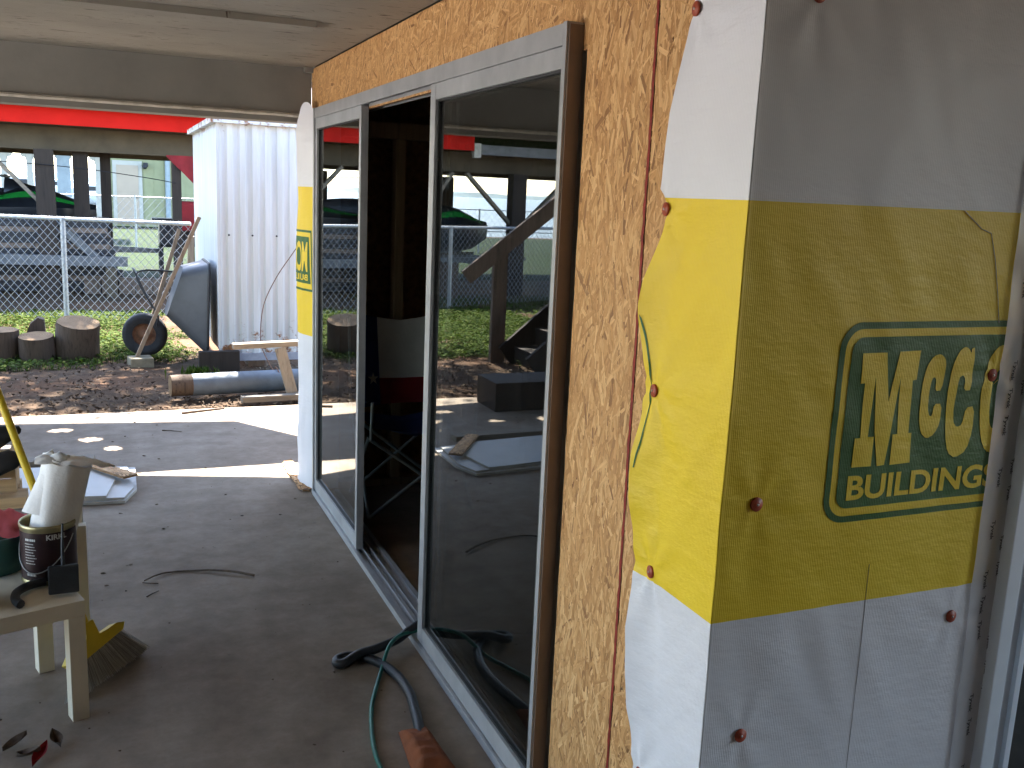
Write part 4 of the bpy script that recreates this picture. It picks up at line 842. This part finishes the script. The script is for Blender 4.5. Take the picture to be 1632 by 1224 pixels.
for i in range(9): s = S0+.4+i*.85; g.tube([fp(s, 1.165)+Vector((.024*math.cos(a), .024*math.sin(a)*.4, .024*math.sin(a))) for a in [j*.7 for j in range(10)]], .003, 4)
g.build('tie_wires', 'chain_wire', fc)

# unseen yard tree, its crown above the eaves placed to shade dirt and logs
tr = thing('yard_tree', 'leafy tree standing behind the metal shed', 'tree')
tp = smooth([(2.05, 12.9, -.1), (2.0, 12.9, 1.5), (1.9, 12.85, 3.0), (1.5, 12.75, 4.4), (.9, 12.65, 5.6)]); G().tube(tp, [.19-.14*i/(len(tp)-1) for i in range(len(tp))], 12).build('trunk', 'bark_wood', tr)
for q in ((-.6, 12.3, 6.2), (.3, 13.5, 6.6), (1.9, 12.2, 6.4), (-1.2, 12.9, 6.5)): G().tube(smooth([(1.5, 12.75, 4.4), ((q[0]+1.3)/2, (q[1]+12.7)/2, 5.5), q]), .035, 7).build('limb', 'bark_wood', tr)
rnd = random.Random(4); g = G()
for c in range(58):
    cx_, cy_, cz_ = (rnd.gauss(.1, 1.15), rnd.gauss(12.72, .42), rnd.gauss(6.3, .35)) if c < 48 else (rnd.gauss(-.55, .3), rnd.gauss(14.3, .2), rnd.gauss(6.3, .2))
    for i in range(95):
        x, y, z = cx_+rnd.gauss(0, .26), cy_+rnd.gauss(0, .24), cz_+rnd.gauss(0, .18); a, b = rnd.uniform(0, 6.3), rnd.gauss(0, .6); L = rnd.uniform(.05, .10); u = Vector((math.cos(a), math.sin(a), .4*b))*L; v_ = Vector((-math.sin(a), math.cos(a), b))*L*.4; p = Vector((x, y, z))
        g.add([p-u, p-v_, p+u, p+v_], [(0, 1, 2, 3)])
stuff(g.build('crown', 'tree_leaves', tr))

# ================================================================== STAIRS beside the patio (seen in the glass)
sr = thing('outdoor_stairs', 'weathered wooden stairs rising from the yard left of the patio', 'stairs')
def sx_(x): return .87*(-1.15-x)
for y in (8.25, 8.95):
    G().bar((-1.72, y, .02), (-3.75, y, 1.72), .045, .26, 0, (0, 0, 1)).build('stringer', 'dark_post', sr)
G().bar((-1.27, 8.98, .83), (-3.7, 8.98, 2.73), .045, .15, 0, (0, 0, 1)).build('handrail', 'post_wood', sr)
for x in (-1.65, -2.75): G().box((x-.075, 9.004, -.05), (x+.075, 9.06, 1.08+.78*(-1.65-x))).build('post', 'post_wood', sr)
for i in range(9):
    x = -1.80-.225*i; G().box((x-.26, 8.275, .10+.19*i), (x, 8.925, .135+.19*i)).build('tread', 'dark_post', sr); G().box((x-.02, 8.276, -.03+.19*i), (x-.005, 8.924, .0995+.19*i)).build('riser', 'dark_post', sr)
g = G(); g.prism([(-1.75, -.05), (-1.95, .12), (-3.7, 1.55), (-3.7, -.05)], -.012, .012, Matrix.Translation((0, 9.0, 0)) @ Matrix.Rotation(R(90), 4, 'X')); g.build('added_dark_sheet', 'dark_post', sr)  # dark sheet added, like the risers, to keep the stairs dim
ls = thing('landing_step', 'dark timber box step standing on the slab left of the sheets', 'step'); G().box((-1.30, 6.68, .001), (-.70, 7.08, .225), 0, None, .006).build('step_box', 'dark_post', ls)

# ================================================================== NEIGHBOUR'S HOUSE ON POSTS
nh = thing('neighbour_house', 'neighbouring house raised on timber posts with a red fascia', 'house')
NY = 15.0; NX0, NX1 = -3.55, 3.4
G().box((NX0, NY, 2.35), (NX1, NY+.045, 2.575)).build('red_fascia', 'red_paint', nh); G().box((NX0, NY-.006, 2.535), (NX1, NY-.0005, 2.578)).build('drip_edge', 'red_paint', nh)
G().box((-9.5, NY+.12, 2.30), (NX0-.005, NY+.16, 2.46)).build('grey_fascia', 'trailer_grey', nh)
G().box((NX0-.12, NY+.0, 2.24), (NX0-.004, NY+.11, 2.47)).build('fascia_end', 'trim_paint', nh)
G().box((-9.5, NY+.62, 2.02), (NX1, NY+.70, 2.345)).build('girder', 'tan_board', nh)
G().box((-9.5, NY+.17, 2.348), (NX1, 21.0, 2.40)).build('floor_deck', 'tan_board', nh)
for y in (17.5, 20.7): G().box((-9.5, y, 2.06), (NX1, y+.08, 2.346)).build('girder', 'tan_board', nh)
g = G(); g.add([(-9.8, NY-.25, 2.585), (NX1+.3, NY-.25, 2.585), (NX1+.3, 18.2, 4.3), (-9.8, 18.2, 4.3), (NX1+.3, 21.5, 2.585), (-9.8, 21.5, 2.585)], [(0, 1, 2, 3), (3, 2, 4, 5), (0, 3, 5), (1, 4, 2)]); g.build('roof', 'roof_shingle', nh)
posts = [(-.75, 15.45, .245), (-.29, 15.9, .21), (.05, 16.3, .15), (1.02, 15.45, .13), (-4.52, 15.45, .25), (-2.75, 15.45, .16), (-6.6, 15.45, .25), (-2.2, 20.6, .25), (-5.0, 20.6, .25)]
for x, y, w_ in posts: G().box((x-w_/2, y-w_/2, -.06), (x+w_/2, y+w_/2, 2.02 if y > 20 or y < 16 else 2.345)).build('post', 'dark_post', nh)
for a, b in (((-3.60, 15.48, 2.0), (-4.45, 15.48, 1.15)), ((-3.35, 15.48, 2.0), (-2.80, 15.48, 1.18)), ((-5.5, 15.48, 2.0), (-4.6, 15.48, 1.1)), ((-2.1, 15.5, 2.0), (-2.7, 15.5, 1.3)), ((-1.5, 15.5, 2.0), (-.85, 15.5, 1.3))): G().bar(a, b, .05, .14, 0, (0, 1, 0)).build('brace', 'grey_wood', nh)
# banner
rc = thing('red_banner', 'red cloth hung from the neighbour house beam beside the shed', 'banner'); g = G(); g.grid(lambda u, v: Vector((.88+.40*u, 15.35+.03*math.sin(u*9), 2.03-.40*v*u-.02*v)), 14, 8); g.build('cloth', 'red_cloth', rc)
rs = thing('folded_lounger', 'dark red folded lounger behind the fence beside the shed', 'lounger'); g = G(); g.box((1.0, 15.9, .9), (1.4, 16.2, 1.36), 0, None, .06); g.build('padding', 'red_cloth', rs)
for x in (1.04, 1.36): G().box((x-.02, 15.95, -.04), (x+.02, 16.1, .899)).build('leg', 'dark_metal', rs)

# jet skis on trailers
def jet_ski(label, loc, rz):
    t_ = thing('jet_ski', label, 'jet ski', 'jet skis parked under the neighbour house', loc, rz)
    secs = [(-1.35, .42, .0, .36), (-.9, .50, -.04, .40), (-.2, .54, -.06, .44), (.5, .50, -.05, .46), (1.05, .34, .02, .46), (1.45, .06, .20, .44)]   # x, half width, keel z, deck z
    def hull(u, v):
        f = u*(len(secs)-1); i = min(int(f), len(secs)-2); t = f-i; a, b = secs[i], secs[i+1]; x, w_, k_, d_ = [a[q]*(1-t)+b[q]*t for q in range(4)]
        ang = (v-.5)*math.pi; s_ = math.sin(ang); return Vector((x, w_*math.copysign(abs(s_)**.7, s_), k_+(d_-k_)*(1-math.cos(ang)**.8 if math.cos(ang) > 0 else 1)))
    g = G(); g.grid(hull, 24, 16); g.build('hull', 'jet_black', t_)
    def deck(u, v):
        f = u*(len(secs)-1); i = min(int(f), len(secs)-2); t = f-i; a, b = secs[i], secs[i+1]; x, w_, k_, d_ = [a[q]*(1-t)+b[q]*t for q in range(4)]
        hump = .06+.26*math.exp(-((x-.55)/.55)**2)+.05*math.exp(-((x+.6)/.7)**2); y = (v-.5)*2; return Vector((x, w_*y, d_+hump*(1-abs(y)**2.2)))
    g = G(); g.grid(deck, 28, 14); g.build('deck', 'jet_black', t_)
    for sy in (0, 1):
        g = G(); g.grid(lambda u, v: deck(.12+.8*u, (.06+.10*v+.05*math.sin(u*3)) if sy else (.94-.10*v-.05*math.sin(u*3)))+Vector((0, 0, .012)), 24, 3); g.build('green_stripe', 'jet_green', t_)
    g = G(); g.grid(lambda u, v: Vector((-1.1+1.25*u, .16*math.sin((v-.5)*math.pi)*(1-.2*u), .46+.02+.24*math.cos((v-.5)*math.pi)+.06*math.sin(u*3))), 14, 10); g.build('seat', 'black_vinyl', t_)
    g = G(); g.grid(lambda u, v: Vector((.18+.5*u, .20*math.sin((v-.5)*math.pi)*(1-.3*u), .60+.30*math.cos((v-.5)*math.pi)*(1-.55*u))), 10, 10); g.build('console', 'jet_black', t_)
    G().tube([(.12, -.34, .92), (.22, -.12, .90), (.22, .12, .90), (.12, .34, .92)], .018, 8).build('handlebar', 'dark_metal', t_)
    return t_
def trailer(label, loc, rz, L=1.5):
    t_ = thing('boat_trailer', label, 'trailer', 'trailers under the neighbour house', loc, rz)
    for y in (-.42, .42):
        G().bar((-L, y, .52), (L*.85, y, .52), .06, .09).build('side_rail', 'trailer_grey', t_); G().bar((-L*.8, y*.45, .62), (L*.7, y*.45, .62), .07, .05).build('bunk', 'tan_board', t_)
        M = Matrix.Translation((-.25, y*1.55, .27)) @ Matrix.Rotation(R(90), 4, 'X'); g = G(); g.lathe([(.15, -.06), (.22, -.075), (.265, -.06), (.27, 0), (.265, .06), (.22, .075), (.15, .06)], M, 28); w_ = g.build('wheel', 'rubber', t_)
        g = G(); g.lathe([(.152, -.05), (.12, -.03), (.05, -.05), (0, -.05)], M, 20); g.lathe([(.152, .05), (.12, .03), (.05, .05), (0, .05)], M, 20); g.build('rim', 'galvanised', w_)
        g = G(); g.grid(lambda u, v: Vector((-.25+.36*math.cos(math.pi*u), y*1.55-.11+.22*v, .27+.36*math.sin(math.pi*u))), 14, 2); g.build('mudguard', 'trailer_grey', t_)
    for x in (-L*.9, 0, L*.7): G().bar((x, -.42, .46), (x, .42, .46), .05, .06).build('cross_member', 'trailer_grey', t_)
    G().bar((L*.8, -.4, .52), (L*1.6, 0, .5), .05, .07).build('tongue', 'trailer_grey', t_); G().bar((L*.8, .4, .52), (L*1.6, 0, .5), .05, .07).build('tongue', 'trailer_grey', t_)
    return t_
jet_ski('green and black jet ski behind the fence at the left edge', (-1.55, 16.9, .72), R(-4)); trailer('trailer under the jet ski at the left edge', (-1.55, 16.9, .04), R(-4))
jet_ski('green and black jet ski near the braced post, seen in the door glass', (-3.0, 16.2, .66), R(165)); trailer('trailer with a bright wheel rim, seen in the door glass', (-3.0, 16.2, .0), R(165))
st2 = thing('stump', 'short timber stump under the neighbour house, seen in the glass', 'stump'); G().tube([(-3.15, 14.9, -.05), (-3.15, 14.9, .55)], .15, 14).build('trunk', 'bark_wood', st2)
# dark lumber pile with pale rails
lp = thing('lumber_pile', 'dark pile of lumber behind the fence left of the grill', 'lumber')
rnd = random.Random(8)
for i in range(-8, 6):  # lower rows added as dark fill for the shaded gap above the ground
    for k in range(3): x0_ = -2.6+rnd.uniform(-.1, .1); G().box((x0_, 15.62+.16*k, .62+.078*i-.002), (.16-rnd.uniform(0, .12)-.02*i, 15.77+.16*k, .69+.078*i)).build('board', 'dark_metal' if (i+k) % 3 else 'post_wood', lp)
ra = thing('pale_rail', 'pale grey beam lying on blocks behind the fence', 'beam'); G().bar((-2.4, 15.2, .50), (.30, 15.35, .46), .12, .14).build('beam', 'trailer_grey', ra); G().box((-1.9, 15.1, -.04), (-1.75, 15.4, .42)).build('block', 'tan_board', ra); G().box((0.0, 15.15, -.04), (.15, 15.45, .38)).build('block', 'tan_board', ra)
rb = thing('pale_rail', 'pale board leaning on the dark lumber pile', 'board'); G().bar((-.55, 15.55, .9), (.0, 15.45, .40), .05, .11).build('board', 'trailer_grey', rb)
cb = thing('cinder_blocks', 'row of brown blocks on the ground under the pale beam', 'blocks')
for i in range(7): G().box((-.3+.24*i, 15.55, -.04), (-.08+.24*i, 15.75, .16+.02*(i % 3))).build('block', 'post_wood', cb)
# grill table
gt = thing('grill', 'dark metal grill table behind the fence next to the shed', 'grill')
G().box((.70, 16.3, 1.02), (1.45, 16.75, 1.075)).build('top', 'dark_metal', gt); g = G(); g.box((.80, 16.32, .62), (1.35, 16.73, 1.018), 0, None, .05); g.build('fire_box', 'dark_metal', gt)
for x, y in ((.83, 16.36), (1.3, 16.36), (.83, 16.68), (1.3, 16.68)): G().bar((x, y, -.04), (x, y, .63), .06, .06, 0, (0, 1, 0)).build('leg', 'dark_metal', gt)
sk = thing('stake', 'grey wooden stake leaning on the fence beside the wheelbarrow', 'stake'); G().bar((.90, 11.95, -.05), (.93, 11.85, 1.03), .07, .05, 0, (0, 1, 0)).build('stake', 'grey_wood_v', sk)

# pale green house, far
ph = thing('pale_green_house', 'pale green clapboard house with a cream door far behind the yard', 'house')
G().box((.15, 40, -.05), (9, 46, 3.2)).build('wall', 'pale_green_siding', ph)
for i in range(22): x = .30+.38*i; G().box((x, 39.985, -.05), (x+.022, 39.9995, 3.2)).build('batten', 'pale_green_siding', ph)
dd = G().box((.50, 39.93, .05), (1.27, 39.98, 2.24)).build('door', 'door_cream', ph)
g = G(); g.box((.36, 39.95, .05), (.498, 39.984, 2.40)); g.box((1.272, 39.95, .05), (1.41, 39.984, 2.40)); g.box((.4985, 39.95, 2.242), (1.2715, 39.984, 2.40)); g.build('door_frame', 'trim_white', ph)
g = G(); g.lathe([(.03, 0), (.03, .05), (.0, .07)], Matrix.Translation((1.18, 39.92, 1.05)) @ Matrix.Rotation(R(90), 4, 'X'), 10); g.build('handle', 'dark_metal', dd)
G().tube([(2.32, 39.9, -.02), (2.32, 39.9, 2.6)], .10, 10).build('downpipe', 'pale_blue', ph)
g = G(); g.box((1.45, 39.75, 2.2), (1.62, 39.98, 2.36), 0, None, .03); g.lathe([(.05, 0), (.12, .12), (.0, .12)], Matrix.Translation((1.5, 39.7, 2.12)), 10); g.build('wall_lamp', 'dark_metal', ph)
g = G(); g.add([(-.4, 39.4, 3.15), (9.6, 39.4, 3.15), (9.6, 43, 5.0), (-.4, 43, 5.0), (9.6, 46.6, 3.15), (-.4, 46.6, 3.15)], [(0, 1, 2, 3), (3, 2, 4, 5), (0, 3, 5), (1, 4, 2)]); g.build('roof', 'roof_shingle', ph)
# far porch with bracketed posts
fpz = thing('boat_house_porch', 'white porch of bracketed posts by the water behind the jet ski', 'porch')
for x in (-4.0, -3.2, -2.45, -1.82, -.98, -.10):
    w_ = .15 if x != -.98 else .34; p = G().box((x-w_/2, 30-w_/2, -.05), (x+w_/2, 30+w_/2, 2.32)).build('post', 'pale_blue' if x == -.98 else 'trim_white', fpz)
    g = G(); g.prism([(-.24, .26), (.24, .26), (.20, .12), (.10, .09), (.08, 0), (-.08, 0), (-.10, .09), (-.20, .12)], -.05, .05, Matrix.Translation((x, 30, 2.06)) @ Matrix.Rotation(R(90), 4, 'X')); g.build('bracket', 'trim_white', p)
G().box((-5, 29.85, 2.322), (.4, 30.15, 2.62)).build('beam', 'trim_white', fpz)
g = G(); g.add([(-5.3, 29.3, 2.63), (.6, 29.3, 2.63), (.6, 33, 3.6), (-5.3, 33, 3.6)], [(0, 1, 2, 3)]); g.build('roof', 'roof_shingle', fpz)
# far fence by the water
ff = thing('far_wire_fence', 'thin wire fence across the far lawn near the water', 'fence')
for z in (1.245, .62): G().tube([(-34, 27, z), (3.2, 27, z)], .018, 6).build('rail', 'galvanised', ff)
for x in [-33+3.0*i for i in range(13)]: G().tube([(x-.24+1.0, 27, -.04), (x-.24+1.0, 27, 1.28)], .028, 8).build('post', 'rusty_steel' if i == 11 else 'galvanised', ff)
g = G(); k = -34
while k < 3.2:
    g.tube([(k, 27.03, 0), (k+1.1, 27.03, 1.24)], .0035, 3, 0, False); g.tube([(k+1.1, 27.03, 0), (k, 27.03, 1.24)], .0035, 3, 0, False); k += .19
stuff(g.build('wire_mesh', 'chain_wire', ff))
# utility wire from post to post
uw = thing('overhead_wire', 'dark wire strung between the neighbour posts and the green house', 'wire'); G().tube(smooth([(-2.6, 15.3, 1.86), (-.6, 15.3, 1.80), (.5, 15.3, 1.70), (1.0, 15.3, 1.63)]), .006, 5).build('wire', 'dark_metal', uw)
# boats on the water
def boat(label, x, y, s):
    t_ = thing('boat', label, 'boat', 'boats far out on the water', (x, y, -.45)); g = G()
    g.grid(lambda u, v: Vector(((u-.5)*7*s, math.copysign(abs((v-.5)*2)**.7, v-.5)*1.2*s*(1-abs(2*u-1)**3), s*(.0+1.0*abs((v-.5)*2)**1.5+.3*u*u))), 14, 10); g.build('hull', 'boat_white', t_)
    g = G(); g.box((-1.6*s, -.8*s, .9*s), (1.2*s, .8*s, 2.0*s), 0, None, .12*s); g.build('cabin', 'boat_white', t_); g = G(); g.box((-1.3*s, -.82*s, 1.35*s), (.9*s, .82*s, 1.75*s)); g.build('windows', 'dark_metal', t_)
boat('white cabin boat beyond the left porch posts', -6.5, 95, 1.1); boat('white cabin boat nearer the pale green house', -.6, 88, .9); boat('small white boat in mid water between the porch posts', -4.2, 120, 1.0)
